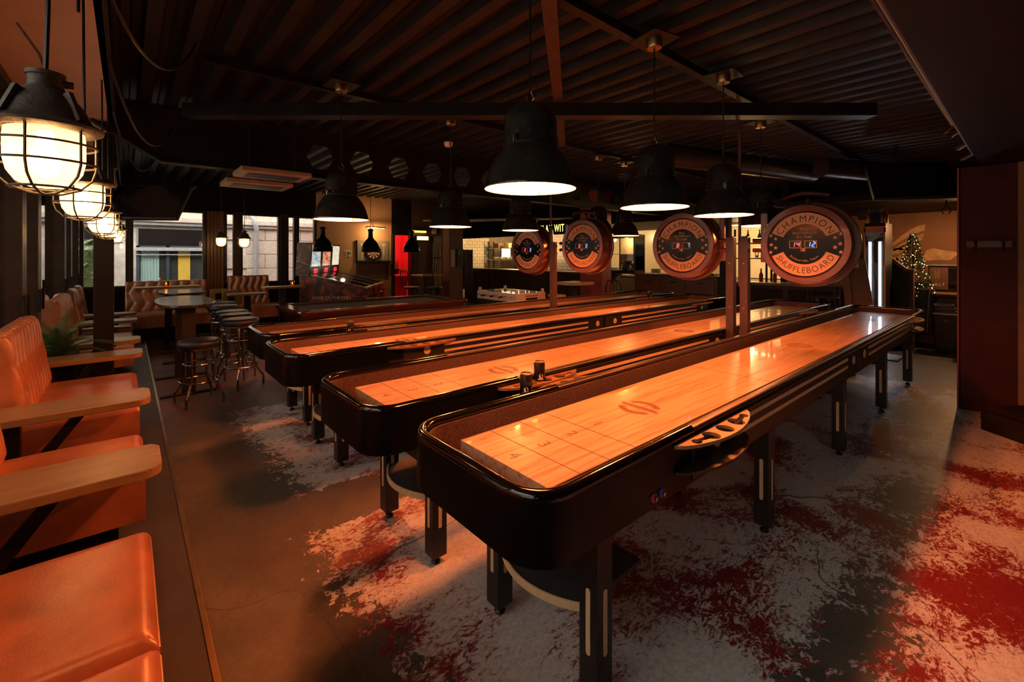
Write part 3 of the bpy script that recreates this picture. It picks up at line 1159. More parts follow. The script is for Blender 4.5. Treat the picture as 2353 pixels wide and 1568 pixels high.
    for xx, flip in ((1.115, False), (3.54, False), (LT - 1.115, True)):
        Ml = plan(xx, 0, ZP + .0005, flip)
        for a0, a1 in ((24, 152), (204, 332)):
            pol = circ(0, 0, .105, 20, a0, a1) + circ(0, 0, .064, 20, a0 + 10, a1 - 10)[::-1]
            g = MB()
            g.add([Ml @ Vector((p[0], p[1], 0)) for p in pol], [tuple(range(len(pol)))])
            g.build('logo_arc', M_BURNMID, pf)
        pol = [(-.118, .022), (.094, .022), (.118, -.022), (-.094, -.022)]
        g = MB()
        g.add([Ml @ Vector((p[0], p[1], 0)) for p in pol], [(0, 3, 2, 1)])
        g.build('logo_band', M_BURNMID, pf)
        Mt = plan(xx, 0, ZP + .0010, flip)
        g = MB()
        Mt2 = Mt @ Matrix.Translation((0, -.011, 0))
        text(g, 'CHAMPION', .034, Mt2).build('logo_name', M_BURN, pf)
        arc_text(MB(), 'SHUFFLEBOARD', .030, .074, 148, 32, Mt, True).build('logo_upper_lettering', M_BURN, pf)
        arc_text(MB(), 'SHUFFLEBOARD', .030, .096, 212, 328, Mt, False).build('logo_lower_lettering', M_BURN, pf)
    # legs, cross boards, end shelves
    leg = None
    for i in range(5):
        xc = .417 + 1.572 * i
        xc = min(xc, LT - .42)
        for s in (-1, 1):
            yc = s * .279
            if leg is None:
                leg = MB().box(-.043, .043, -.043, .043, ZF + .045, .56).build('leg', M_LEG, t, bevel=.004)
                for (nx, ny) in ((-1, 0), (1, 0), (0, -1), (0, 1)):
                    g = MB().prism(rrect(-.010, .010, .06, .30, .0099, 5), 0, .0025)
                    if nx:
                        g.xf(Matrix(((0, 0, nx, nx * .0425), (1, 0, 0, 0), (0, 1, 0, 0), (0, 0, 0, 1))))
                    else:
                        g.xf(Matrix(((1, 0, 0, 0), (0, 0, ny, ny * .0425), (0, 1, 0, 0), (0, 0, 0, 1))))
                    g.build('inlay_strip', M_INLAY, leg)
                g = MB().lathe([(.001, 0), (.024, 0), (.026, .008), (.020, .016), (.008, .022), (.007, .05), (.001, .05)], 16, (0, 0, ZF))
                g.build('levelling_foot', M_BLKCLOTH, leg, smooth=True)
                l = leg
            else:
                l = leg.copy()
                COL.objects.link(l)
                l.parent = t
                for ch in leg.children:
                    c = ch.copy()
                    COL.objects.link(c)
                    c.parent = l
            l.location = (xc, yc, 0)
        MB().box(xc - .012, xc + .012, -.236, .236, .34, .56).build('cross_board', M_LEG, t, bevel=.003)
    for s, xe in ((1, .417 - .043), (-1, LT - .42 + .043)):
        n = 24
        pol = [(xe + s * .02 - s * .085 * math.sin(math.pi * k / n) ** .8, -.236 + .472 * k / n) for k in range(n + 1)]
        if s < 0:
            pol = pol[::-1]
        full = pol + ([(xe + .40, .236), (xe + .40, -.236)] if s > 0 else [(xe - .40, -.236), (xe - .40, .236)])
        MB().prism(full[::-1], .185, .205).build('end_shelf', simple('shelf_laminate', (.045, .04, .038), .45) if 'shelf_laminate' not in MATS else MATS['shelf_laminate'], t)
        g = MB()
        m = len(pol)
        vs = []
        for (x, y) in pol:
            vs += [(x - s * .003, y, .180), (x - s * .003, y, .212), (x + s * .004, y, .180), (x + s * .004, y, .212)]
        fs = []
        for k in range(m - 1):
            a, b = 4 * k, 4 * k + 4
            fs += [(a, b, b + 1, a + 1), (a + 2, a + 3, b + 3, b + 2), (a + 1, b + 1, b + 3, a + 3), (a, a + 2, b + 2, b)]
        g.add(vs, fs)
        g.build('shelf_edge', M_INLAY, t)
    # push buttons on the near end of the right side
    for xx, colr in ((.595, (.35, .02, .02)), (.650, (.03, .05, .3))):
        nm = 'button_%s' % ('red' if colr[0] > .1 else 'blue')
        mm = MATS.get(nm) or simple(nm, colr, .35)
        g = MB().lathe([(.001, 0), (.017, 0), (.017, .006), (.011, .009), (.001, .009)], 20).xf(Matrix(((1, 0, 0, xx), (0, 0, -1, -HW), (0, 1, 0, .600), (0, 0, 0, 1))))
        b = g.build('push_button', mm, t, smooth=True)
        g = MB().lathe([(.001, .009), (.009, .009), (.009, .016), (.001, .017)], 16).xf(Matrix(((1, 0, 0, xx), (0, 0, -1, -HW), (0, 1, 0, .600), (0, 0, 0, 1))))
        g.build('button_cap', M_CHROME, b, smooth=True)
    # dark box slung under the near end
    return t


t1 = build_table()
t1.location = (0.886, 1.325, 0)
t1['label'] = 'nearest long shuffleboard table, at the front of the picture'
t1['group'] = 'shuffleboard tables'
dup(t1, (0.837, 2.363, 0), 0, 'second nearest shuffleboard table, with a can standing on its tray')
dup(t1, (0.852, 3.797, 0), 0, 'third shuffleboard table from the front, its striped side in full view')
dup(t1, (0.913, 4.843, 0), 0, 'farthest shuffleboard table, next to the pool table')

# service boxes under the second and third tables
for (x, y, lab) in ((1.45, 3.52, 'low black coin box on castors under the near end of the third table'), (1.42, 4.62, 'small black box under the near end of the farthest shuffleboard table')):
    b = thing('equipment_box', lab, 'box', (x, y, ZF))
    MB().box(0, .34, 0, .42, .055, .36).build('body', M_BLKCLOTH, b, bevel=.008)
    for k in range(6):
        MB().box(-.003, 0, .05, .37, .22 + k * .02, .228 + k * .02).build('vent_slat', M_STEEL, b)
    for sx in (.05, .29):
        for sy in (.06, .36):
            g = MB().lathe([(.001, -.012), (.024, -.012), (.024, .012), (.001, .012)], 14).xf(Matrix(((1, 0, 0, sx), (0, 0, 1, sy), (0, 1, 0, .024), (0, 0, 0, 1))))
            g.box(sx - .008, sx + .008, sy - .016, sy + .016, .024, .058)
            g.build('castor', M_STEEL, b, smooth=True)


# cans on the trays
def can(loc, lab, rz=0):
    c = thing('drink_can', lab, 'can', loc, rz, 'black cans on the table trays')
    prof = [(.001, .002), (.026, .0), (.033, .010), (.033, .100), (.030, .108), (.030, .113), (.028, .113), (.027, .108), (.001, .108)]
    MB().lathe(prof, 28).build('body', simple('can_print', (.014, .012, .012), .25, .3, var=.8, scale=22) if 'can_print' not in MATS else MATS['can_print'], c, smooth=True)
    MB().lathe([(.0305, .107), (.0315, .112), (.0285, .114), (.027, .1085), (.001, .1085)], 28).build('lid', M_BRASS, c, smooth=True)
    # round badge with a numeral and a band of print on the side that faces the players
    ns = 10
    g = MB()
    for i in range(ns + 1):
        for j in range(ns + 1):
            a = (i / ns - .5) * 2
            b_ = (j / ns - .5) * 2
            if a * a + b_ * b_ <= 1.0001:
                pass
    pts = circ(0, 0, .0125, 20)
    g.add([(.0335 * math.cos(R(228) + p[0] / .0335), .0335 * math.sin(R(228) + p[0] / .0335), .032 + p[1] * 1.15) for p in pts], [tuple(range(20))])
    g.build('badge', M_PAPER, c)
    g = MB()
    v, f, w = GL['2']
    g.add([(.0339 * math.cos(R(228) + p[0] * .014 / .0335), .0339 * math.sin(R(228) + p[0] * .014 / .0335), .027 + p[1] * .014) for p in v], f)
    g.build('badge_numeral', M_MAT, c)
    g = MB()
    for k in range(8):
        a = R(196 + k * 7.4)
        g.add([(.0336 * math.cos(q), .0336 * math.sin(q), z) for q, z in ((a, .011), (a + .10, .011), (a + .10, .019), (a, .019))], [(0, 1, 2, 3)])
    g.build('label_band', M_PAPER, c)
    return c


can((1.62, 1.770, .756), 'black can on the left tray of the nearest shuffleboard table')
can((1.86, 1.915, .756), 'black can on the right tray of the second shuffleboard table', R(14))
can((1.62, 4.245, .756), 'black can standing alone between the two rear shuffleboard tables')
can((6.95, 4.400, .756), 'black can at the far end of the farthest shuffleboard table', R(40))


# ---------------------------------------------------------------- bell pendant lamps
def bell_lamp(loc, ztop, lab, stencil=True):
    t = thing('bell_pendant_lamp', lab, 'pendant lamp', loc, random.uniform(-.3, .3), 'black bell pendants over the shuffleboard tables')
    outer = [(.205, 0), (.207, .006), (.203, .016), (.196, .045), (.184, .085), (.166, .125), (.144, .158), (.128, .178), (.121, .186), (.119, .19), (.119, .30), (.114, .325), (.100, .350), (.078, .370), (.045, .385), (.018, .392), (.001, .394)]
    MB().lathe(outer, 44).build('shade', M_GRN, t, smooth=True, sharp=50)
    inner = [(.2045, .0005), (.199, .010), (.190, .05), (.176, .09), (.155, .13), (.12, .165), (.09, .178), (.001, .18)]
    g = MB().lathe(inner, 40)
    g.f = [f[::-1] for f in g.f]
    g.build('reflector', M_WHENAM, t, smooth=True)
    vh = None
    for k in range(14):
        if vh is None:
            vh = o = MB().prism(circ(0, 0, .0095, 12), 0, .002).xf(Matrix(((0, 0, 1, .1195), (1, 0, 0, 0), (0, 1, 0, .235), (0, 0, 0, 1)))).build('vent_hole', M_MAT, t)
        else:
            o = rep(vh, t)
        o.rotation_euler = (0, 0, 2 * math.pi * k / 14)
    MB().lathe([(.122, .185), (.1225, .19), (.122, .195)], 44).build('joint_ring', M_STEEL, t, smooth=True)
    for a in (40, 160, 280):
        c, s = math.cos(R(a)), math.sin(R(a))
        MB().box(-.007, .007, -.004, .004, .010, .034).build('rim_clip', M_CHROME, t, loc=(.186 * c, .186 * s, 0), rot=(0, 0, R(a + 90)))
    a = R(205)
    g = MB()
    c, s = math.cos(a), math.sin(a)
    g.tube([(.12 * c, .12 * s, .21), (.145 * c, .145 * s, .21), (.145 * c, .145 * s, .18), (.15 * c, .15 * s, .165)], .006, 6)
    g.box(.118 * c - .01, .118 * c + .01, .118 * s - .01, .118 * s + .01, .195, .225)
    g.build('toggle_clip', M_CHROME, t)
    # bulb
    MB().lathe([(.001, .055), (.022, .058), (.036, .075), (.040, .095), (.034, .118), (.020, .145), (.018, .178)], 20).build('bulb', M_HOTBULB, t, smooth=True)
    # hanger, cord and ceiling rose
    MB().tube([(0, 0, .39), (-.02, 0, .415), (0, 0, .445), (.02, 0, .415), (0, 0, .39)], .004, 6).build('hook', M_CHROME, t, smooth=True)
    MB().tube([(0, 0, .44), (0, 0, ztop - loc[2] - .05)], .005, 6).build('cord', M_BLKCLOTH, t)
    zt = ztop - loc[2]
    MB().lathe([(.001, -.055), (.045, -.055), (.050, -.045), (.050, -.004), (.001, -.004)], 20, (0, 0, zt)).build('ceiling_rose', M_BRASS, t, smooth=True)
    MB().box(-.11, .11, -.11, .11, zt - .004, zt + .004).build('mounting_plate', M_STEEL, t)
    if stencil:
        g = MB()
        for row, (txt, zz) in enumerate((('VEB 220 V', .052), ('250W Hg', .034))):
            rad = .1945 - (zz - .034) * .55
            nn = len(txt)
            for i, ch in enumerate(txt):
                if ch == ' ':
                    continue
                v, f, w = GL[ch]
                th = R(238) + (i - nn / 2) * .055
                g.add([((rad + .0012 - p[1] * .004) * math.cos(th + p[0] * .014 / rad), (rad + .0012 - p[1] * .004) * math.sin(th + p[0] * .014 / rad), zz + p[1] * .014) for p in v], f)
        for q in range(2):
            th0 = R(232 + q * 9)
            rad = .1795
            pts = circ(0, 0, .009, 14)
            pin = circ(0, 0, .006, 14)
            vv = [((rad - p[1] * .35) * math.cos(th0 + p[0] / rad), (rad - p[1] * .35) * math.sin(th0 + p[0] / rad), .080 + p[1]) for p in pts + pin]
            g.add(vv, [(i, (i + 1) % 14, 14 + (i + 1) % 14, 14 + i) for i in range(14)])
        g.build('stencil', M_PAPER, t)
    lamp_light('bell_lamp_light', (0, 0, .085), BELL_W, BELL_C, .055, t)
    return t


ROW1 = [(1.375, 1.475), (2.49, 1.54), (3.385, 1.515), (4.86, 1.80)]
L1 = ['largest bell pendant, hanging nearest over the front table', 'second bell pendant of the front row', 'third bell pendant of the front row, right of the stencilled one', 'bell pendant half hidden behind the biggest scoreboard']
for (x, y), lab in zip(ROW1, L1):
    bell_lamp((x, y, 1.795), 2.84, lab)
ROW2 = [(1.285, 3.56), (2.435, 3.77), (3.39, 3.80), (4.86, 3.86), (5.47, 3.87)]
L2 = ['leftmost bell pendant, in front of the pinball machines', 'second bell pendant from the left, before the brown pillar', 'bell pendant covering the top of the smallest scoreboard', 'bell pendant hidden behind the round scoreboard by the red pillar', 'smallest bell pendant, right of the red pillar']
for (x, y), lab in zip(ROW2, L2):
    bell_lamp((x, y, 1.778), 2.84, lab)


# ---------------------------------------------------------------- round scoreboards
MF = Matrix(((0, 0, -1, 0), (-1, 0, 0, 0), (0, 1, 0, 0), (0, 0, 0, 1)))   # (right, up, out) seen by a player looking along +x
SEG = {'0': 'abcdef', '1': 'bc', '2': 'abged', '3': 'abgcd', '4': 'fgbc', '5': 'afgcd', '6': 'afgedc', '7': 'abc', '8': 'abcdefg', '9': 'abfgcd'}


def led(mb, ch, x, y, h, M):
    w = h * .5
    tk = h * .085
    pos = {'a': ((0, h), (w, h)), 'g': ((0, h / 2), (w, h / 2)), 'd': ((0, 0), (w, 0)), 'f': ((0, h / 2), (0, h)), 'e': ((0, 0), (0, h / 2)), 'b': ((w, h / 2), (w, h)), 'c': ((w, 0), (w, h / 2))}
    for sgm in SEG[ch]:
        (x0, y0), (x1, y1) = pos[sgm]
        hz = abs(y0 - y1) < 1e-6
        g = tk * .6
        a = [(x0 + g, y0 - tk), (x1 - g, y1 - tk), (x1 - g, y1 + tk), (x0 + g, y0 + tk)] if hz else [(x0 - tk, min(y0, y1) + g), (x0 + tk, min(y0, y1) + g), (x0 + tk, max(y0, y1) - g), (x0 - tk, max(y0, y1) - g)]
        mb.add([M @ Vector((x + p[0] + .16 * p[1], y + p[1], 0)) for p in a], [(0, 1, 2, 3)])


def ring_sector(r0, r1, a0, a1, n=40):
    return circ(0, 0, r1, n, a0, a1) + circ(0, 0, r0, n, a0, a1)[::-1]


CHERRY = wood('scoreboard_cherry', (.085, .022, .012), (.15, .045, .022), .3, 2.0, 1, coat=.3)
FACE = simple('scoreboard_black_face', (.003, .003, .004), .14, spec=.15)
PLAQ = wood('scoreboard_plaque', (.46, .25, .12), (.56, .33, .17), .4, 3, 1)


def scoreboard(loc, side, left, right, small, lab, reach):
    """side: +1 when the post is on the viewer's left"""
    t = thing('round_scoreboard', lab, 'scoreboard', loc, 0, 'round scoreboards above the tables')
    RO = .345
    # drum, made about z then turned to face the players
    prof = [(.001, -.15), (.30, -.15), (RO - .005, -.145), (RO, -.13), (RO, -.02), (RO - .004, .0), (.335, .010), (.290, .010), (.284, .004), (.284, -.012), (.001, -.012)]
    MB().lathe(prof, 64).xf(MF).build('drum', CHERRY, t, smooth=True, sharp=30)
    MB().lathe([(.001, -.010), (.283, -.010), (.283, -.006), (.001, -.006)], 64).xf(MF).build('face', FACE, t)
    MB().lathe([(RO + .018, -.175), (RO + .026, -.17), (RO + .026, -.145), (RO + .018, -.14), (.25, -.14), (.25, -.175)], 64, close=True).xf(MF).build('back_flange', CHERRY, t, smooth=True, sharp=30)
    Z0 = -.0055
    for nm, a0, a1 in (('top_plaque', 22, 158), ('bottom_plaque', 202, 338)):
        flat([ring_sector(.172, .272, a0, a1)], .003, nm, PLAQ, t, MF @ Matrix.Translation((0, 0, Z0)))
    MT = MF @ Matrix.Translation((0, 0, Z0 + .0025))
    g = MB()
    arc_text(g, 'CHAMPION', .078, .194, 148, 32, MT, True, 1.0)
    g.build('top_lettering', M_BURN, t)
    arc_text(MB(), 'SHUFFLEBOARD', .072, .248, 211, 329, MT, False, .92).build('bottom_lettering', M_BURN, t)
    g = MB()
    for a in (25, 155, 205, 335):
        for rr in (.18, .262):
            g.add([MT @ Vector((rr * math.cos(R(a)) + p[0], rr * math.sin(R(a)) + p[1], 0)) for p in circ(0, 0, .003, 8)], [tuple(range(8))])
    g.build('plaque_pins', M_BURN, t)
    g = MB()
    for s_, zz, sz in (('Play', .118, .036), ('Shuffleboard', .088, .032), ("It's Fun!", .054, .034)):
        text(g, s_, sz, MT @ Matrix.Translation((0, zz, 0)), .12)
    arc_text(g, 'Richland Hills, Texas', .026, .150, 226, 314, MT, False, .9)
    g.build('face_lettering', PLAQ, t)
    for sx in (-1, 1):
        for (px, py) in ((.222, .052), (.262, .026 + .055), (.258, .012 - .012), (.222, -.028), (.262, -.068)):
            px = px if px > .23 else px
            st = []
            for k in range(10):
                rr = .020 if k % 2 == 0 else .008
                st.append((sx * px + rr * math.sin(R(36 * k)), py + rr * math.cos(R(36 * k))))
            MB().add([MT @ Vector((q[0], q[1], 0)) for q in st], [tuple(range(9, -1, -1))]).build('star', PLAQ, t)
    for xc, val, m in ((-.068, left, M_REDLED), (.048, right, M_BLUELED)):
        fr = flat([[(xc - .045, -.032), (xc + .045, -.032), (xc + .045, .032), (xc - .045, .032)], [(xc - .041, -.028), (xc - .041, .028), (xc + .041, .028), (xc + .041, -.028)]], .003, 'digit_frame', PLAQ, t, MF @ Matrix.Translation((0, 0, Z0)))
        g = MB()
        for k, ch in enumerate(val[::-1]):
            led(g, ch, xc + .010 - k * .036, -.019, .038, MT)
        g.build('score_digits', m, t)
    xc = -.010
    flat([[(xc - .018, -.060), (xc + .018, -.060), (xc + .018, -.034), (xc - .018, -.034)], [(xc - .015, -.057), (xc - .015, -.037), (xc + .015, -.037), (xc + .015, -.057)]], .003, 'frame_box', PLAQ, t, MF @ Matrix.Translation((0, 0, Z0)))
    g = MB()
    for k, ch in enumerate(small[::-1]):
        led(g, ch, xc + .002 - k * .011, -.054, .013, MT)
    g.build('target_digits', M_REDLED, t)
    # round arms to the post
    for zz in (-.045, .045):
        MB().tube([(.12, side * .30, zz), (.12, side * reach, zz)], [.022, .022], 14).build('arm', CHERRY, t, smooth=True)
    g = MB().bar((.13, side * .365, -.16), (.13, side * .365, .30), .05, .03)
    g.build('arm_plate', CHERRY, t, bevel=.006)
    # lamp arm over the top
    g = MB().tube([(.1, 0, .34), (.1, 0, .40), (.05, 0, .425)], .012, 8)
    n = 12
    g.tube([(.04 - .05 * math.sin(math.pi * k / n), -.17 + .34 * k / n, .41 + .03 * math.sin(math.pi * k / n)) for k in range(n + 1)], .024, 10)
    g.build('picture_light', M_MAT, t, smooth=True)
    return t


scoreboard((4.40, 1.285, 1.592), 1, '14', '12', '15', 'largest round scoreboard, reading fourteen to twelve', .455)
scoreboard((4.40, 2.40, 1.600), -1, '8', '7', '15', 'round scoreboard reading eight to seven, left of the twin posts', .460)
scoreboard((4.40, 3.755, 1.615), 1, '0', '0', '15', 'round scoreboard before the red pillar, reading zero to zero', .490)
scoreboard((4.40, 4.79, 1.575), -1, '0', '0', '15', 'smallest round scoreboard, partly behind a bell lamp', .475)
POSTM = wood('post_wood', (.028, .012, .007), (.050, .021, .012), .4, 3, 2)
for (x, y, lab) in ((4.42, 1.775, 'dark wooden post carrying the largest scoreboard'), (4.42, 1.905, 'dark wooden post carrying the eight to seven scoreboard'), (4.42, 4.28, 'single dark wooden post between the two rear scoreboards')):
    t = thing('scoreboard_post', lab, 'post', (x, y, 0), 0, 'scoreboard posts')
    MB().box(-.035, .035, -.036, .036, ZF, 1.672).build('shaft', POSTM, t, bevel=.004)
    MB().box(.035, .050, -.026, .046, .70, 1.68).build('back_strip', POSTM, t, bevel=.003)
    MB().box(-.07, .07, -.055, .055, ZF, ZF + .012).build('base_plate', M_STEEL, t)
    for zz in (1.0, 1.42):
        MB().prism(circ(0, 0, .006, 10), 0, .003).xf(Matrix(((0, 0, -1, -.035), (1, 0, 0, .0), (0, 1, 0, zz), (0, 0, 0, 1)))).build('screw_head', M_BRASS, t)
tag(MB().tube([(4.40, 4.31, 1.672), (4.40, 4.31, 2.93)], .014, 10).build('conduit', PIPE, smooth=True), 'thin pipe rising from the single scoreboard post to the ceiling', 'pipe')
tag(MB().tube([(4.46, 1.84, 1.2), (4.46, 1.84, 2.93)], .014, 10).build('conduit', PIPE, smooth=True), 'thin pipe rising behind the twin scoreboard posts to the ceiling', 'pipe')

# ================================================================ window booths
ZPL = .06   # booth platform level


def bench(name, lab, loc, rz, L, cushions=1, back=True, zs=.47, zb=1.0, z0=ZPL, group=None, seat_depth=.56, pitch=.125, back_x=None):
    """upholstered bench: runs along local x from 0 to L, faces +y, back at y = 0"""
    t = thing(name, lab, 'bench', loc, rz, group)
    MB().box(.05, L - .05, .02, seat_depth - .10, z0, zs - .21).build('plinth', M_DARK, t)
    gap = .012
    w = (L - gap * (cushions - 1)) / cushions
    for k in range(cushions):
        a = k * (w + gap)
        nu, nv = 26, 18

        def top(u, v, a=a, w=w):
            # a soft-edged slab: (u along x, v along y)
            x, y = a + u * w, -.02 + v * (seat_depth + .02)
            ex = min(u, 1 - u) * w
            ey = min(1.0, (1 - v)) * seat_depth
            r = .05
            fx = math.sqrt(max(0, 1 - (1 - min(1, ex / r)) ** 2))
            fy = math.sqrt(max(0, 1 - (1 - min(1, ey / r)) ** 2))
            crown = .014 * math.sin(math.pi * u) * math.sin(math.pi * min(1, v + .1))
            z = zs - .05 + .05 * min(fx, fy) + crown
            return (x, y, z)
        us = [0, .004, .012, .025, .045, .07] 
        g = MB()
        n1 = 30
        def warp(q):
            return .5 - .5 * math.cos(math.pi * q)
        g.grid(lambda u, v: top(warp(u), warp(v) if v > .5 else v), n1, 24)
        # skirt down the outline
        base = len(g.v)
        ring = [(i) for i in range(n1 + 1)]
        idx_front = [24 * (n1 + 1) + i for i in range(n1 + 1)]
        idx_l = [j * (n1 + 1) for j in range(25)]
        idx_r = [j * (n1 + 1) + n1 for j in range(25)]
        for ids in (idx_l, idx_front, idx_r[::-1]):
            b0 = len(g.v)
            for q, i in enumerate(ids):
                x, y, z = g.v[i]
                g.v.append((x, y, zs - .24))
            for q in range(len(ids) - 1):
                g.f.append((ids[q], b0 + q, b0 + q + 1, ids[q + 1]))
        g.build('seat_cushion', M_TAN, t, smooth=True, sharp=60)
        # piping along the front edge
        MB().tube([(a + .01, seat_depth - .004, zs - .045), (a + w - .01, seat_depth - .004, zs - .045)], .006, 8).build('seat_piping', M_TAN, t, smooth=True)
        MB().tube([(a + .004, .0, zs - .045), (a + .004, seat_depth - .02, zs - .045)], .005, 8).build('seat_piping', M_TAN, t, smooth=True)
    if back:
        nu, nv = int(L / pitch) * 8, 44
        L0, L1 = (back_x or (0, L))
        prof = []
        H = zb - zs + .06

        def pr(v):
            # v 0..1 : up the front, over the rolled top, down the back
            if v < .66:
                q = v / .66
                return (.03 - .085 * q, zs - .04 + (H - .06) * q, 1.0, q)
            if v < .84:
                q = (v - .66) / .18
                an = math.pi * q
                cx, cz, r = -.055 - .06, zs - .04 + H - .06, .06
                return (cx + r * math.cos(an), cz + r * math.sin(an), 1 - .7 * q, 1.0)
            q = (v - .84) / .16
            return (-.175, zs - .04 + (H - .06) * (1 - q), 0, 1)

        def bk(u, v):
            x = L0 + u * (L1 - L0)
            y, z, amp, q = pr(v)
            # zig-zag channels pinched at two rows of buttons
            rows = (z - zs) / .17
            tri = abs((rows % 2.0) - 1.0)
            sh = pitch * .5 * tri if rows < 3.4 else pitch * .5 * abs((3.4 % 2.0) - 1)
            ph = (x - sh) / pitch
            c = abs(math.cos(math.pi * ph)) ** .55
            e = min(1, min(u, 1 - u) * (L1 - L0) / .03)
            d = .048 * c * amp * min(1, q * 5 + .3) - .030 * amp
            yy = y + d * (1 if v < .75 else .4)
            zz = z + (d * .35 if .5 < v < .84 else 0)
            yy -= .035 * (1 - math.sqrt(max(0, 1 - (1 - e) ** 2)))
            return (x, yy, zz)
        g = MB().grid(bk, nu, nv)
        for side in (0, nu):
            ids = [j * (nu + 1) + side for j in range(nv + 1)]
            g.f.append(tuple(ids if side == 0 else ids[::-1]))
        g.build('tufted_back', M_TAN, t, smooth=True, sharp=80)
        # buttons
        bt_ = None
        k = 0
        x = L0 + pitch
        while x < L1 - .02:
            for row in (1.0, 2.0):
                zz = zs + .17 * row
                tri = abs((row % 2.0) - 1.0)
                xx = x - pitch * .5 + pitch * .5 * tri
                q = (zz - zs + .04) / (H - .06)
                yy = .03 - .085 * q - .024
                if xx < L0 + .03:
                    continue
                if bt_ is None:
                    bt_ = MB().lathe([(.001, .006), (.007, .004), (.009, 0), (.001, -.002)], 10).xf(Matrix.Rotation(R(-90), 4, 'X')).build('button', M_TAN, t, smooth=True)
                    o = bt_
                else:
                    o = bt_.copy()
                    COL.objects.link(o)
                    o.parent = t
                o.location = (xx, yy, zz)
            x += pitch
    return t


GB = 'tan leather benches along the window wall'
XB = -.49
bench('booth_bench', 'tan leather seat at the bottom left corner, two cushions wide', (XB, 2.20, 0), R(-90), 1.32, 2, True, group=GB)
bench('booth_bench', 'narrow tan seat between the two nearest plank tables', (XB, 3.40, 0), R(-90), .62, 1, True, group=GB)
bench('booth_bench', 'tan bench with the tall tufted back at the left edge, before the fern', (XB, 5.21, 0), R(-90), 1.18, 1, True, group=GB)
bench('booth_bench', 'tan tufted bench just beyond the fern', (XB, 7.95, 0), R(-90), 1.20, 1, True, group=GB)
bench('booth_bench', 'farthest but one tan tufted bench along the windows', (XB, 9.08, 0), R(-90), .55, 1, True, group=GB)
bench('booth_bench', 'farthest tan tufted bench along the windows, by the corner', (XB, 9.95, 0), R(-90), .50, 1, True, group=GB)


def plank_table(y0, y1, lab, x0=-.60, x1=.118, z=.60):
    t = thing('plank_table', lab, 'table', (0, y0, 0), 0, 'oak plank tables between the booth seats')
    w = y1 - y0
    pol = [(x0, 0), (x1 - .075, 0)]
    pol += [(x1 - .075 + .075 * math.sin(R(a)), .075 - .075 * math.cos(R(a))) for a in range(15, 91, 15)]
    pol += [(x1, w - .045), (x1 - .03, w), (x0, w)]
    MB().prism(pol, z - .042, z).build('top', M_OAK, t, bevel=.005)
    MB().bar((x1 - .32, w / 2, z - .045), (x0 + .12, w / 2, ZPL + .10), .05, .05).build('brace', M_MAT, t)
    MB().box(x0 + .02, x0 + .14, w / 2 - .03, w / 2 + .03, ZPL, z - .042).build('upright', M_MAT, t)
    MB().box(x0 + .02, x1 - .2, w / 2 - .025, w / 2 + .025, z - .075, z - .042).build('bearer', M_MAT, t)
    return t


plank_table(2.42, 2.75, 'nearest oak plank table, wide and lit, bottom left')
plank_table(3.62, 3.95, 'second oak plank table, in front of the tall tufted bench')
plank_table(5.34, 5.66, 'third oak plank table, mirroring the black pillar in its top')
plank_table(6.22, 6.54, 'fourth oak plank table, right behind the black pillar')
plank_table(8.14, 8.46, 'fifth oak plank table along the windows')
plank_table(9.12, 9.42, 'sixth and farthest oak plank table along the windows')

# fern in a planter between the seats
t = thing('potted_fern', 'green fern in a dark planter between the left booths', 'plant', (-.47, 5.80, ZPL + .04))
MB().hexa([(-.10, -.10, 0), (.10, -.10, 0), (.10, .10, 0), (-.10, .10, 0)], [(-.13, -.13, .50), (.13, -.13, .50), (.13, .13, .50), (-.13, .13, .50)]).build('planter', M_DARK, t, bevel=.008)
MB().box(-.115, .115, -.115, .115, .47, .49).build('soil', simple('potting_soil', (.02, .014, .01), .95), t)
rnd = random.Random(11)
for k in range(32):
    az = rnd.uniform(0, 2 * math.pi)
    L = rnd.uniform(.32, .52)
    el = rnd.uniform(.55, 1.35)
    g = MB()
    pts = []
    p = Vector((0, 0, .49))
    d = Vector((math.cos(az) * math.cos(el), math.sin(az) * math.cos(el), math.sin(el)))
    n = 16
    for i in range(n + 1):
        pts.append(p.copy())
        p = p + d * (L / n)
        d.z -= .095 + .02 * rnd.random()
        d.normalize()
    g.tube(pts, [.003 * (1 - .7 * i / n) for i in range(n + 1)], 5)
    for i in range(2, n + 1):
        tdir = (pts[i] - pts[i - 1]).normalized()
        sd = tdir.cross(Vector((0, 0, 1)))
        if sd.length < .1:
            sd = Vector((-math.sin(az), math.cos(az), 0))
        sd.normalize()
        ln = .072 * math.sin(math.pi * (.12 + .86 * i / (n + 1))) ** .8
        for s in (-1, 1):
            for h in (0, .5):
                b0 = pts[i - 1].lerp(pts[i], h)
                tip = b0 + sd * s * ln + tdir * ln * .35 - Vector((0, 0, ln * .25))
                g.add([b0 - tdir * .004, b0 + tdir * .006, tip], [(0, 1, 2)])
    g.build('frond', M_LEAF, t)


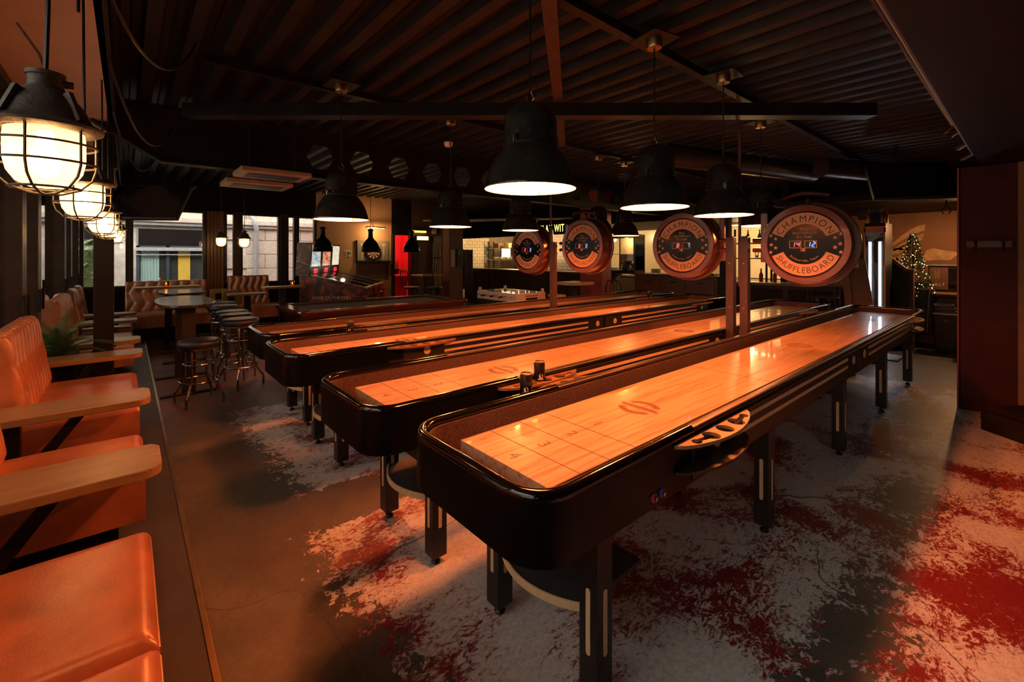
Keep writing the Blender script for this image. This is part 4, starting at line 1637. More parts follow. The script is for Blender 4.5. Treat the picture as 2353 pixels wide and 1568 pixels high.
# ---------------------------------------------------------------- caged bulkhead lamps
def cage_lamp(loc, ztop, lab, caged=True, sc=1.0, watts=None, arm=True, group='caged lamps in a row over the booths'):
    t = thing('caged_lamp', lab, 'lamp', loc, 0, group)
    hood = [(.112, -.004), (.114, .002), (.108, .008), (.096, .012), (.088, .022), (.074, .055), (.052, .085), (.036, .100), (.034, .108), (.034, .128), (.038, .130), (.038, .140), (.020, .146), (.001, .148)]
    MB().lathe([(r * sc, z * sc) for r, z in hood], 36).build('hood', M_GREYLAMP, t, smooth=True, sharp=35)
    MB().lathe([(.112 * sc, -.004 * sc), (.098 * sc, -.012 * sc), (.080 * sc, -.010 * sc), (.080 * sc, 0)], 36).build('flange', M_GREYLAMP, t, smooth=True)
    for k in range(4):
        a = R(45 + 90 * k)
        g = MB()
        g.bar((.092 * sc * math.cos(a), .092 * sc * math.sin(a), .012 * sc), (.060 * sc * math.cos(a), .060 * sc * math.sin(a), .085 * sc), .012 * sc, .022 * sc)
        g.build('hood_rib', M_GREYLAMP, t)
    jar = [(.074, -.010), (.076, -.03), (.076, -.085), (.070, -.115), (.055, -.140), (.030, -.154), (.001, -.158)]
    MB().lathe([(r * sc, z * sc) for r, z in jar], 32).build('glass_jar', JAR, t, smooth=True)
    MB().lathe([(.001, -.128 * sc), (.020 * sc, -.120 * sc), (.030 * sc, -.100 * sc), (.030 * sc, -.082 * sc), (.018 * sc, -.050 * sc), (.014 * sc, -.01 * sc)], 18).build('bulb', M_BULB, t, smooth=True)
    if caged:
        for k in range(6):
            a = R(15 + 60 * k)
            rr = [(.098, -.010), (.098, -.10), (.090, -.128), (.066, -.155), (.030, -.170), (.001, -.172)]
            MB().tube([(r * sc * math.cos(a), r * sc * math.sin(a), z * sc) for r, z in rr], .0032 * sc, 6).build('cage_bar', M_GREYLAMP, t, smooth=True)
        for r, z in ((.0985, -.045), (.0985, -.092), (.066, -.156)):
            MB().tube([(r * sc * math.cos(R(10 * k)), r * sc * math.sin(R(10 * k)), z * sc) for k in range(36)], .0032 * sc, 6, closed=True).build('cage_ring', M_GREYLAMP, t, smooth=True)
    zt = ztop - loc[2]
    MB().tube([(0, 0, .145 * sc), (.004, 0, .3), (0, 0, zt)], .0055, 6).build('cord', M_BLKCLOTH, t, smooth=True)
    if arm:
        MB().tube([(.030 * sc, 0, .118 * sc), (.052 * sc, 0, .118 * sc)], .010 * sc, 10).build('gland', M_GREYLAMP, t, smooth=True)
        MB().tube([(0, 0, .148 * sc), (-.012, .006, .19 * sc), (-.05, .02, .26 * sc)], .003, 5).build('tie_wire', M_CHROME, t, smooth=True)
    lamp_light('caged_lamp_light', (0, 0, -.092 * sc), watts or CAGE_W, CAGE_C, .03, t)
    return t


def jar_mat():
    m, nt, b = nmat('frosted_jar_glass')
    nt.nodes.remove(b)
    out = nt.nodes['Material Output']
    tr = nd(nt, 'ShaderNodeBsdfTransparent')
    tl = nd(nt, 'ShaderNodeBsdfTranslucent')
    tl.inputs[0].default_value = (.95, .80, .62, 1)
    gl = nd(nt, 'ShaderNodeBsdfGlossy')
    gl.inputs['Roughness'].default_value = .08
    m1 = nd(nt, 'ShaderNodeMixShader')
    m1.inputs[0].default_value = .45
    nt.links.new(tr.outputs[0], m1.inputs[1])
    nt.links.new(tl.outputs[0], m1.inputs[2])
    m2 = nd(nt, 'ShaderNodeMixShader')
    m2.inputs[0].default_value = .07
    nt.links.new(m1.outputs[0], m2.inputs[1])
    nt.links.new(gl.outputs[0], m2.inputs[2])
    nt.links.new(m2.outputs[0], out.inputs[0])
    return m


JAR = jar_mat()
CL = [((-.150, 1.575, 1.812), 'largest caged lamp, hanging at the upper left corner'), ((-.143, 2.69, 1.812), 'second caged lamp from the left edge'), ((-.128, 4.16, 1.796), 'third caged lamp in the booth row'),
      ((-.118, 4.95, 1.792), 'fourth caged lamp in the booth row, half behind the third'), ((-.095, 6.70, 1.788), 'fifth and farthest caged lamp of the booth row')]
for l, lab in CL:
    cage_lamp(l, 2.70, lab, sc=.95)
cage_lamp((1.29, 9.53, 1.815), 2.95, 'bare jar lamp before the wooden window pier', caged=False, group='lamps by the back windows', watts=9)
cage_lamp((1.605, 9.26, 1.80), 2.95, 'caged lamp before the back windows, right of the bare jar lamp', group='lamps by the back windows', watts=9)


# ---------------------------------------------------------------- bar stools and oval tables
def stool(x, y, h, lab, rz=0):
    t = thing('bar_stool', lab, 'stool', (x, y, ZF), rz, 'chrome bar stools with round dark seats')
    MB().lathe([(.001, h - .085), (.185, h - .085), (.202, h - .07), (.207, h - .04), (.202, h - .015), (.188, h - .003), (.15, h + .004), (.001, h + .007)], 36).build('seat', M_NAVY, t, smooth=True, sharp=60)
    MB().lathe([(.186, h - .100), (.190, h - .100), (.190, h - .082), (.001, h - .082), (.001, h - .100)], 36).build('seat_band', M_CHROME, t, smooth=True)
    r0 = .148
    for k in range(4):
        a = R(45 + 90 * k)
        c, s = math.cos(a), math.sin(a)
        pts = [(.09, h - .098), (.125, h - .10), (r0 - .006, h - .108), (r0, h - .13), (r0, .32), (r0 + .004, .27), (r0 + .03, .22), (.225, .14), (.245, .115), (.25, .085), (.25, 0)]
        MB().tube([(r * c, r * s, z) for r, z in pts], .0125, 8).build('leg', M_CHROME, t, smooth=True)
    for r, z in ((r0, h - .26), (.182, .255)):
        MB().tube([(r * math.cos(R(8 * k)), r * math.sin(R(8 * k)), z) for k in range(45)], .0105 if r < .17 else .0125, 8, closed=True).build('foot_ring', M_CHROME, t, smooth=True)
    return t


stool(.615, 6.04, .705, 'nearest bar stool, in front of the oval table', R(12))
stool(1.09, 6.50, .845, 'second bar stool, nearest the shuffleboard tables', R(28))
stool(1.13, 7.05, .845, 'third bar stool, right behind the second', R(5))
stool(1.15, 7.50, .845, 'fourth bar stool in the line behind the second', R(20))
stool(1.16, 8.42, .845, 'fifth bar stool, the left one of the two farthest', R(33))
stool(1.20, 8.98, .845, 'sixth bar stool, the farthest one', R(9))


def oval_table(x, y, rx, ry, z, lab):
    t = thing('oval_bar_table', lab, 'table', (x, y, 0), 0, 'dark oval bar tables')
    n = 44
    MB().prism([(rx * math.copysign(abs(math.cos(2 * math.pi * k / n)) ** .8, math.cos(2 * math.pi * k / n)), ry * math.copysign(abs(math.sin(2 * math.pi * k / n)) ** .8, math.sin(2 * math.pi * k / n))) for k in range(n)], z - .035, z).build('top', M_DKOAK, t, bevel=.010, seg=3)
    for yy in (-ry * .62, ry * .62):
        MB().box(-.065, .065, yy - .03, yy + .03, ZF + .02, z - .035).build('leg', M_LEG, t, bevel=.004)
        MB().box(-.27, .27, yy - .05, yy + .05, ZF, ZF + .022).build('foot_bar', M_LEG, t, bevel=.003)
        MB().box(-.18, .18, yy - .03, yy + .03, z - .06, z - .035).build('top_bearer', M_LEG, t)
    return t


oval_table(.56, 7.02, .30, .80, .93, 'nearer dark oval bar table, beside the nearest stool')
oval_table(.68, 8.95, .30, .68, .93, 'farther dark oval bar table, before the back bench')

# ---------------------------------------------------------------- seating by the back windows
bench('booth_bench', 'long tan tufted bench below the back windows at the left', (1.20, 10.56, 0), R(180), 1.22, 1, True, zs=.47, zb=1.0, z0=ZPL, group='tan benches by the back windows', pitch=.17)
bench('booth_bench', 'tan tufted bench between the wooden pier and the pinball machines', (2.50, 10.54, 0), R(180), .94, 1, True, zs=.50, zb=1.06, z0=ZPL, group='tan benches by the back windows', back_x=(.20, .94))


def strip_table(x0, x1, y0, y1, z, lab, z0=ZF):
    t = thing('strip_table', lab, 'table', (x0, y0, 0), 0, 'narrow wooden tables by the back windows')
    MB().box(0, x1 - x0, 0, y1 - y0, z - .035, z).build('top', M_OAK, t, bevel=.006)
    MB().box((x1 - x0) / 2 - .05, (x1 - x0) / 2 + .05, (y1 - y0) / 2 - .05, (y1 - y0) / 2 + .05, z0, z - .035).build('leg', M_MAT, t)
    MB().box((x1 - x0) / 2 - .2, (x1 - x0) / 2 + .2, (y1 - y0) / 2 - .16, (y1 - y0) / 2 + .16, z0, z0 + .02).build('foot', M_MAT, t)
    return t


strip_table(.10, 1.00, 9.62, 9.94, .96, 'long narrow wooden table with a candle before the back bench', ZPL)
strip_table(1.80, 2.42, 8.62, 8.90, .945, 'narrow wooden table with a candle left of the pinball machines')
strip_table(1.40, 2.02, 9.40, 9.72, .79, 'low brown table under the window lamps')
for (x, y, z, lab) in ((.52, 9.78, .96, 'lit amber candle jar on the table before the back bench'), (2.28, 8.76, .945, 'lit amber candle jar left of the pinball machines')):
    t = thing('candle_jar', lab, 'candle', (x, y, z), 0, 'candle jars')
    MB().lathe([(.001, .001), (.034, .001), (.044, .02), (.046, .05), (.040, .085), (.038, .085), (.043, .05), (.040, .02), (.001, .008)], 24).build('jar', M_AMBER, t, smooth=True)
    MB().lathe([(.001, .008), (.026, .008), (.026, .030), (.001, .030)], 16).build('wax', M_PAPER, t, smooth=True)
    MB().lathe([(.001, .032), (.007, .040), (.006, .052), (.001, .066)], 12).build('flame', M_CANDLE, t, smooth=True)
    lamp_light('candle_light', (0, 0, .05), .8, (1, .45, .12), .01, t)
for k, (x, y, lab) in enumerate([(1.22, 10.30, 'left wooden booth end with a dark square hole'), (1.36, 9.86, 'right wooden booth end with a dark square hole')]):
    t = thing('booth_end_box', lab, 'box', (x, y, ZPL), 0, 'wooden booth ends')
    MB().box(0, .27, 0, .10, 0, .78).build('panel', M_OAK, t, bevel=.006)
    MB().box(.08, .19, -.003, 0, .58, .70).build('square_hole', M_MAT, t)

# ---------------------------------------------------------------- pool table and its lamps
t = thing('pool_table', 'large mahogany pool table with charcoal cloth behind the shuffleboards', 'pool table', (1.88, 6.85, 0))
PLx, PLy, zt = 2.93, 1.44, .68
o_ = rrect(0, PLx, 0, PLy, .07)
i_ = rrect(.16, PLx - .16, .16, PLy - .16, .02)
flat([o_, i_], .055, 'rail', M_MAHOG, t, Matrix.Translation((0, 0, zt - .0275)))
g = MB()
for (a, b) in (((.16, .16), (PLx - .16, .16)), ((.16, PLy - .16), (PLx - .16, PLy - .16)), ((.16, .16), (.16, PLy - .16)), ((PLx - .16, .16), (PLx - .16, PLy - .16))):
    mx, my = (a[0] + b[0]) / 2, (a[1] + b[1]) / 2
    hz = a[1] == b[1]
    c0 = Vector((a[0], a[1], zt - .016))
    c1 = Vector((b[0], b[1], zt - .016))
    g = MB().bar(c0, c1, .055, .030)
    g.build('cushion', M_CLOTH, t, bevel=.008)
MB().box(.15, PLx - .15, .15, PLy - .15, zt - .06, zt - .035).build('bed', M_CLOTH, t)
g = MB()
g.hexa([(.16, .16, zt - .30), (PLx - .16, .16, zt - .30), (PLx - .16, PLy - .16, zt - .30), (.16, PLy - .16, zt - .30)], [(.02, .02, zt - .055), (PLx - .02, .02, zt - .055), (PLx - .02, PLy - .02, zt - .055), (.02, PLy - .02, zt - .055)])
g.build('apron', M_MAHOG, t, bevel=.02)
for xx in (.35, PLx - .35):
    for yy in (.30, PLy - .30):
        MB().hexa([(xx - .10, yy - .10, ZF), (xx + .10, yy - .10, ZF), (xx + .10, yy + .10, ZF), (xx - .10, yy + .10, ZF)], [(xx - .14, yy - .12, zt - .28), (xx + .14, yy - .12, zt - .28), (xx + .14, yy + .12, zt - .28), (xx - .14, yy + .12, zt - .28)]).build('leg', M_MAHOG, t, bevel=.01)
for xx in (.13, PLx / 2, PLx - .13):
    for yy in (.13, PLy - .13):
        MB().lathe([(.001, 0), (.062, 0), (.062, .004), (.001, .004)], 24, (xx, yy, zt - .001)).build('pocket', M_MAT, t)
for (sx, sy) in ((0, 0), (1, 0), (0, 1), (1, 1)):
    cx, cy = (.07 if sx == 0 else PLx - .07), (.07 if sy == 0 else PLy - .07)
    a0 = {(0, 0): 180, (1, 0): 270, (1, 1): 0, (0, 1): 90}[(sx, sy)]
    MB().tube([(cx + .071 * math.cos(R(a0 + 9 * k)), cy + .071 * math.sin(R(a0 + 9 * k)), zt - .016) for k in range(11)], .013, 8).build('corner_cap', M_CHROME, t, smooth=True)
MB().box(.07, PLx - .07, -.004, .008, zt - .020, zt - .008).build('trim_strip', M_BRASS, t)
MB().box(-.004, .15, .07, PLy - .07, zt - .0, zt + .003).build('end_cap_strip', simple('rail_end_laminate', (.12, .10, .09), .15, coat=.5), t)


def dome_pendant(loc, lab, glow):
    t = thing('dome_pendant_lamp', lab, 'pendant lamp', loc, 0, 'small dome pendants over the pool table')
    out = [(.155, 0), (.157, .006), (.153, .012), (.150, .05), (.140, .10), (.120, .15), (.088, .195), (.056, .225), (.042, .25), (.039, .30), (.039, .36), (.046, .365), (.046, .385), (.030, .40), (.001, .405)]
    MB().lathe(out, 36).build('shade', M_BLK, t, smooth=True, sharp=50)
    g = MB().lathe([(.154, .001), (.148, .05), (.138, .10), (.118, .147), (.08, .19), (.001, .20)], 36)
    g.f = [f[::-1] for f in g.f]
    g.build('reflector', M_BRASS, t, smooth=True)
    MB().lathe([(.120, .148), (.124, .151), (.120, .156)], 36).build('brass_line', M_BRASS, t, smooth=True)
    MB().lathe([(.001, .07), (.02, .075), (.03, .10), (.02, .14), (.015, .19)], 16).build('bulb', M_WHITEP if not glow else M_HOTBULB, t, smooth=True)
    MB().tube([(0, 0, .40), (-.014, 0, .42), (0, 0, .44), (.014, 0, .42), (0, 0, .40)], .004, 6).build('hook', M_CHROME, t, smooth=True)
    MB().tube([(0, 0, .44), (0, 0, 2.93 - loc[2])], .004, 6).build('cord', M_BLKCLOTH, t)
    if glow:
        lamp_light('dome_lamp_light', (0, 0, .06), 3.0, (1, .55, .22), .03, t)


dome_pendant((2.41, 7.5, 1.555), 'small dome pendant in front of the pinball backboxes', False)
dome_pendant((3.21, 7.5, 1.552), 'small dome pendant in front of the dartboard', False)
dome_pendant((4.00, 7.5, 1.552), 'small dome pendant in front of the red doorway', False)

# ================================================================ games corner
def art_mat(name, stops, scale, strength=0.0, stretch=(1, 1, 1), dist=2.0):
    m, nt, b = nmat(name)
    v = coords(nt, 'Object', stretch)
    f = noise(nt, v, scale, 6, .65, dist)
    c = ramp(nt, f, stops)
    nt.links.new(c, b.inputs['Base Color'])
    b.inputs['Roughness'].default_value = .25
    if strength:
        nt.links.new(c, b.inputs['Emission Color'])
        b.inputs['Emission Strength'].default_value = strength
    return m


ART1 = art_mat('cabinet_art_dark', [(.30, (.008, .008, .012)), (.48, (.045, .03, .04)), (.56, (.22, .05, .02)), (.66, (.40, .10, .03)), (.74, (.10, .07, .09)), (.85, (.30, .26, .28))], 3.2)
GLA1 = art_mat('backglass_blue', [(.25, (.02, .03, .10)), (.40, (.10, .30, .55)), (.52, (.75, .80, .70)), (.62, (.55, .42, .12)), (.75, (.04, .06, .12))], 13, .75, (1, 1, .5))
GLA2 = art_mat('backglass_red', [(.25, (.02, .005, .005)), (.42, (.45, .05, .03)), (.55, (.95, .55, .35)), (.65, (.60, .10, .05)), (.78, (.03, .01, .01))], 13, .75, (1, 1, .5))
GLA3 = art_mat('backglass_gold', [(.25, (.03, .05, .12)), (.40, (.45, .55, .62)), (.52, (.98, .92, .75)), (.62, (.80, .50, .10)), (.78, (.25, .05, .03))], 12, .8, (1, 1, .5))
PFA = art_mat('pinball_playfield_art', [(.25, (.10, .07, .05)), (.42, (.14, .12, .45)), (.52, (.65, .52, .33)), (.62, (.80, .70, .50)), (.76, (.55, .08, .06))], 4.5, .35)
WOLF = art_mat('backbox_side_art', [(.25, (.015, .01, .012)), (.5, (.09, .05, .045)), (.62, (.42, .24, .16)), (.8, (.62, .45, .35))], 4.0)


def pinball(y, glassm, lab, lettered):
    t = thing('pinball_machine', lab, 'pinball machine', (2.50 + .574 * y, 9.14 + .819 * y, ZF), R(-35), 'pinball machines in a row')
    W = .56
    side = [(0, .42), (1.22, .42), (1.26, .46), (1.26, .99), (1.20, 1.01), (.22, 1.25), (0, 1.25)]
    g = MB()
    g.prism(side, 0, W).xf(Matrix(((1, 0, 0, 0), (0, 0, 1, 0), (0, 1, 0, 0), (0, 0, 0, 1))))
    g.build('cabinet', ART1, t, bevel=.006)
    MB().hexa([(.26, .03, 1.243), (1.20, .03, 1.012), (1.20, W - .03, 1.012), (.26, W - .03, 1.243)], [(.26, .03, 1.248), (1.20, .03, 1.018), (1.20, W - .03, 1.018), (.26, W - .03, 1.248)]).build('playfield_art', PFA, t)
    MB().hexa([(.24, .02, 1.256), (1.22, .02, 1.016), (1.22, W - .02, 1.016), (.24, W - .02, 1.256)], [(.24, .02, 1.260), (1.22, .02, 1.020), (1.22, W - .02, 1.020), (.24, W - .02, 1.260)]).build('glass', M_GLASS2, t)
    for yy in (0, W):
        MB().bar((.22, yy, 1.256), (1.25, yy, 1.010), .03, .014).build('side_rail', M_CHROME, t)
    MB().box(1.20, 1.27, 0, W, .985, 1.022).build('lockdown_bar', M_STOVE, t, bevel=.006)
    bb = MB().hexa([(-.06, -.04, 1.24), (.20, -.04, 1.24), (.20, W + .04, 1.24), (-.06, W + .04, 1.24)], [(-.02, -.04, 1.88), (.24, -.04, 1.88), (.24, W + .04, 1.88), (-.02, W + .04, 1.88)]).build('backbox', WOLF if lettered else M_MAT, t, bevel=.005)
    MB().hexa([(.212, .03, 1.42), (.216, .03, 1.42), (.216, W - .03, 1.42), (.212, W - .03, 1.42)], [(.236, .03, 1.84), (.240, .03, 1.84), (.240, W - .03, 1.84), (.236, W - .03, 1.84)]).build('backglass', glassm, bb)
    MB().hexa([(.202, .0, 1.25), (.206, .0, 1.25), (.206, W, 1.25), (.202, W, 1.25)], [(.211, .0, 1.41), (.215, .0, 1.41), (.215, W, 1.41), (.211, W, 1.41)]).build('speaker_panel', M_MAT, bb)
    MB().hexa([(.207, .16, 1.28), (.210, .16, 1.28), (.210, W - .16, 1.28), (.207, W - .16, 1.28)], [(.213, .16, 1.37), (.216, .16, 1.37), (.216, W - .16, 1.37), (.213, W - .16, 1.37)]).build('dot_display', DOT, bb)
    for (xx, yy) in ((.06, .02), (.06, W - .02), (1.20, .02), (1.20, W - .02)):
        MB().bar((xx, yy, .60), (xx + (.03 if xx > .5 else -.03), yy, .0), .04, .04).build('leg', M_STEEL, t)
    MB().box(1.262, 1.272, .18, .38, .56, .80).build('coin_door', M_STEEL, t, bevel=.004)
    MB().tube([(1.26, .46, .84), (1.34, .46, .84)], .012, 10).build('plunger', M_CHROME, t, smooth=True)
    if lettered:
        g = MB()
        Mt = Matrix(((1, 0, 0, .60), (0, 0, -1, -.003), (0, 1, 0, .79), (0, 0, 0, 1)))
        text(g, 'GAME OF THRONES', .088, Mt, .10, .9)
        g.build('title_lettering', M_PAPER, t)
        # a broad curling ribbon of paint on the side
        for (x0, z0, a, b) in ((.62, .80, .16, 3.4), (.80, .74, .12, 2.6)):
            g = MB()
            pts = [(x0 + a * (k / 24) * math.cos(b * k / 24 * 2), -.003, z0 - .18 * (k / 24) + a * .5 * math.sin(b * k / 24 * 2)) for k in range(25)]
            g.tube(pts, [.010 * (1 - k / 30) for k in range(25)], 6)
            g.build('painted_tail', simple('tail_paint', (.30, .20, .17), .5) if 'tail_paint' not in MATS else MATS['tail_paint'], t, smooth=True)
    lamp_light('pinball_glow', (.45, W / 2, 1.36), .5, (1, .85, .6), .05, t)
    return t


DOT = art_mat('red_dot_display', [(.40, (.03, .0, .0)), (.50, (.9, .03, .06)), (.62, (.9, .03, .06)), (.70, (.03, 0, 0))], 16, 1.1)
pinball(0.0, GLA1, 'nearest pinball machine, its painted side and title facing the viewer', True)
pinball(.655, GLA2, 'middle pinball machine, red backglass', False)
pinball(1.31, GLA3, 'farthest pinball machine, pale gold backglass', False)

# dartboard wall
t = thing('dartboard_cabinet', 'open dartboard cabinet with pale doors on the ochre wall', 'cabinet', (4.25, 10.75, 0))
DOORM = simple('dart_door_grey', (.30, .27, .22), .6, var=.1)
MB().box(0, .82, -.015, 0, 1.36, 1.86).build('backboard', DOORM, t)
MB().box(-.02, .0, -.05, 0, 1.30, 1.86).build('side', M_MAT, t)
MB().box(-.02, .84, -.10, 0, 1.30, 1.36).build('bottom_ledge', M_MAT, t)
MB().box(-.01, .82, -.012, 0, .90, 1.30).build('cork_panel', simple('cork_surround', (.10, .045, .022), .8, var=.5, scale=60), t)
for xx in (.13, .69):
    g = MB().box(xx - .05, xx + .05, -.02, -.014, 1.74, 1.78)
    g.box(xx - .012, xx + .012, -.02, -.014, 1.40, 1.74)
    g.box(xx - .035, xx + .035, -.02, -.014, 1.70, 1.72)
    g.build('score_strip', M_PAPER, t)
t = thing('dartboard', 'round dartboard with cream and black wedges behind the middle dome pendant', 'dartboard', (4.655, 10.73, 1.57))
MD = Matrix(((1, 0, 0, 0), (0, 0, 1, 0), (0, 1, 0, 0), (0, 0, 0, 1)))
MB().lathe([(.001, .0), (.205, .0), (.205, -.035), (.001, -.035)], 48).xf(MD).build('number_ring', M_MAT, t)
for k in range(20):
    a0, a1 = 18 * k - 9, 18 * k + 9
    pol = [(0, 0)] + circ(0, 0, .165, 4, a0, a1)
    MB().prism(pol, -.038, -.035).xf(MD).build('wedge', M_PAPER if k % 2 else M_MAT, t)
    for r0, r1 in ((.155, .166), (.095, .104)):
        MB().prism(circ(0, 0, r1, 4, a0, a1) + circ(0, 0, r0, 4, a0, a1)[::-1], -.0395, -.038).xf(MD).build('scoring_ring', M_REDP if k % 2 == 0 else M_LEAF, t)
t = thing('wall_card', 'small cream card with black brush strokes on the ochre wall', 'card', (3.95, 10.75, 1.46))
MB().box(0, .16, -.008, 0, 0, .16).build('card', M_PAPER, t)
g = MB()
for (p0, p1) in (((.02, .03), (.03, .13)), ((.02, .03), (.05, .04)), ((.075, .05), (.07, .12)), ((.075, .05), (.105, .11)), ((.10, .13), (.085, -.03)), ((.12, .05), (.14, .12)), ((.12, .09), (.15, .07))):
    g.bar((p0[0], -.010, p0[1]), (p1[0], -.010, p1[1]), .012, .003, (0, 1, 0))
g.build('brush_strokes', M_MAT, t)
DARTL = thing('picture_light', 'slim brass light over the dartboard', 'lamp', (4.65, 10.55, 2.18))
MB().tube([(-.25, 0, 0), (.25, 0, 0)], .02, 10).build('tube', M_BRASS, DARTL, smooth=True)
MB().tube([(0, 0, 0), (0, .20, .06)], .01, 8).build('arm', M_BRASS, DARTL)
MB().box(-.22, .22, -.01, .01, -.024, -.018).build('strip', emit('dart_light_strip', (1, .62, .28), 12), DARTL)
lamp_light('dart_light', (0, -.12, -.12), 16, (1, .58, .25), .05, DARTL)

# lights, speaker, cue rack and cabinet on the brown wall
t = thing('emergency_light', 'glowing yellow light box high on the brown wall', 'light', (5.84, 10.66, 1.90))
MB().box(-.05, .42, 0, .09, -.02, .12).build('housing', M_MAT, t, bevel=.006)
MB().box(0, .34, -.004, .0, 0, .10).build('diffuser', emit('emergency_diffuser', (1, .80, .30), 3.0), t)
t = thing('strip_light', 'thin yellow strip light above the light box', 'light', (5.72, 10.66, 2.10))
MB().box(0, .40, 0, .09, 0, .05).build('tube', emit('strip_tube', (1, .62, .12), 2.0), t)
MB().box(-.02, .42, .0, .09, .05, .07).build('housing', M_MAT, t)
t = thing('wall_speaker', 'black loudspeaker under the ceiling by the cue rack', 'speaker', (6.15, 10.20, 2.06))
MB().box(0, .42, 0, .25, 0, .22).build('box', M_BLKCLOTH, t, bevel=.01)
MB().box(.02, .40, -.004, .0, .02, .20).build('grille', M_MAT, t)
MB().box(.17, .25, .25, .55, .08, .14).build('bracket', M_STEEL, t)
t = thing('cue_rack', 'pale cue rack panel beside the brown pillar', 'rack', (6.36, 10.68, ZF))
MB().box(0, .24, 0, .05, .30, 2.15).build('panel', simple('cue_panel', (.20, .15, .13), .6), t)
MB().box(0, .24, -.05, 0, .32, .36).build('foot_shelf', M_MAT, t)
MB().box(0, .24, -.04, 0, 1.55, 1.58).build('clip_bar', M_MAT, t)
CUE = wood('cue_wood', (.34, .20, .10), (.50, .32, .16), .3, 3, 2)
for k in range(4):
    c = thing('pool_cue', ['leftmost pool cue in the wall rack', 'second pool cue from the left in the wall rack', 'third pool cue from the left in the wall rack', 'rightmost pool cue in the wall rack'][k], 'cue', (6.40 + k * .052, 10.655, ZF + .36), 0, 'pool cues in the rack')
    MB().lathe([(.001, 0), (.015, .0), (.0145, .35)], 12).build('butt', M_MAT, c, smooth=True)
    MB().lathe([(.0145, .35), (.010, .9), (.0065, 1.42), (.001, 1.425)], 12).build('shaft', CUE, c, smooth=True)
t = thing('paper_sheet', 'hanging grey paper sheet on the brown pillar', 'paper', (6.16, 9.548, 1.20))
MB().grid(lambda u, v: (u * .18, -.004 - .012 * math.sin(u * 5), v * .44), 10, 2).build('sheet', simple('grey_paper', (.36, .31, .29), .8, var=.05), t)
MB().box(0, .18, -.012, .0, .43, .45).build('clip', M_STEEL, t)
t = thing('notice_board', 'small black notice board with round badges on the brown pillar', 'notice board', (6.36, 9.548, 1.20))
MB().box(0, .185, -.02, 0, 0, .46).build('board', M_MAT, t)
for (xx, zz, m) in ((.04, .36, M_CARDB), (.13, .38, M_LEG)):
    MB().prism(circ(xx, zz, .035, 20), -.004, 0).xf(Matrix(((1, 0, 0, 0), (0, 0, 1, -.02), (0, 1, 0, 0), (0, 0, 0, 1)))).build('badge', m, t)
MB().tube([(.10, -.025, .25), (.11, -.025, .18), (.12, -.025, .10)], [.02, .014, .006], 8).build('figure', M_CARDB, t)
t = thing('wall_cabinet', 'tall dark wall cabinet beside the white tiles', 'cabinet', (6.60, 9.60, .62))
MB().box(0, .30, 0, .22, 0, 1.02).build('body', M_BROWNWALL, t, bevel=.006)
MB().box(.02, .28, -.008, 0, .02, 1.0).build('door', M_LEG, t, bevel=.004)
MB().box(.25, .265, -.02, -.008, .78, .90).build('handle', M_CHROME, t)

# corridor plants and lamp
for k, (x, y, lab) in enumerate([(6.02, 12.50, 'leafy pot plant at the front of the red corridor ledge'), (6.25, 12.66, 'leafy pot plant at the back of the red corridor ledge')]):
    t = thing('ledge_plant', lab, 'plant', (x, y, .92), 0, 'plants in the red corridor')
    MB().lathe([(.001, 0), (.05, 0), (.07, .16), (.062, .16), (.05, .14), (.001, .14)], 18).build('pot', M_DARK, t, smooth=True)
    rnd = random.Random(30 + k)
    for j in range(14):
        a = rnd.uniform(0, 6.28)
        h = rnd.uniform(.12, .34)
        r_ = rnd.uniform(.03, .13)
        g = MB().tube([(0, 0, .14), (r_ * .4 * math.cos(a), r_ * .4 * math.sin(a), .14 + h * .6), (r_ * math.cos(a), r_ * math.sin(a), .14 + h)], .003, 5)
        for q in range(4):
            b0 = Vector((r_ * math.cos(a), r_ * math.sin(a), .14 + h - .03 * q))
            dv = Vector((math.cos(a + q * 1.7), math.sin(a + q * 1.7), .3)).normalized() * .055
            sv = dv.cross(Vector((0, 0, 1))).normalized() * .02
            g.add([b0, b0 + dv * .5 + sv, b0 + dv, b0 + dv * .5 - sv], [(0, 1, 2, 3)])
        g.build('sprig', M_LEAF, t)
t = thing('corridor_lamp', 'round white lamp high in the red corridor', 'lamp', (5.72, 12.0, 1.98), 0)
MB().lathe([(.001, .05), (.05, .05), (.11, .0), (.105, -.005), (.001, .0)], 24).build('shade', M_WHENAM, t, smooth=True)
MB().lathe([(.001, -.004), (.08, -.004), (.06, -.03), (.001, -.04)], 20).build('globe', emit('corridor_globe', (1, .72, .55), 5), t, smooth=True)
MB().tube([(0, 0, .05), (0, 0, .62)], .008, 6).build('stem', M_STEEL, t)


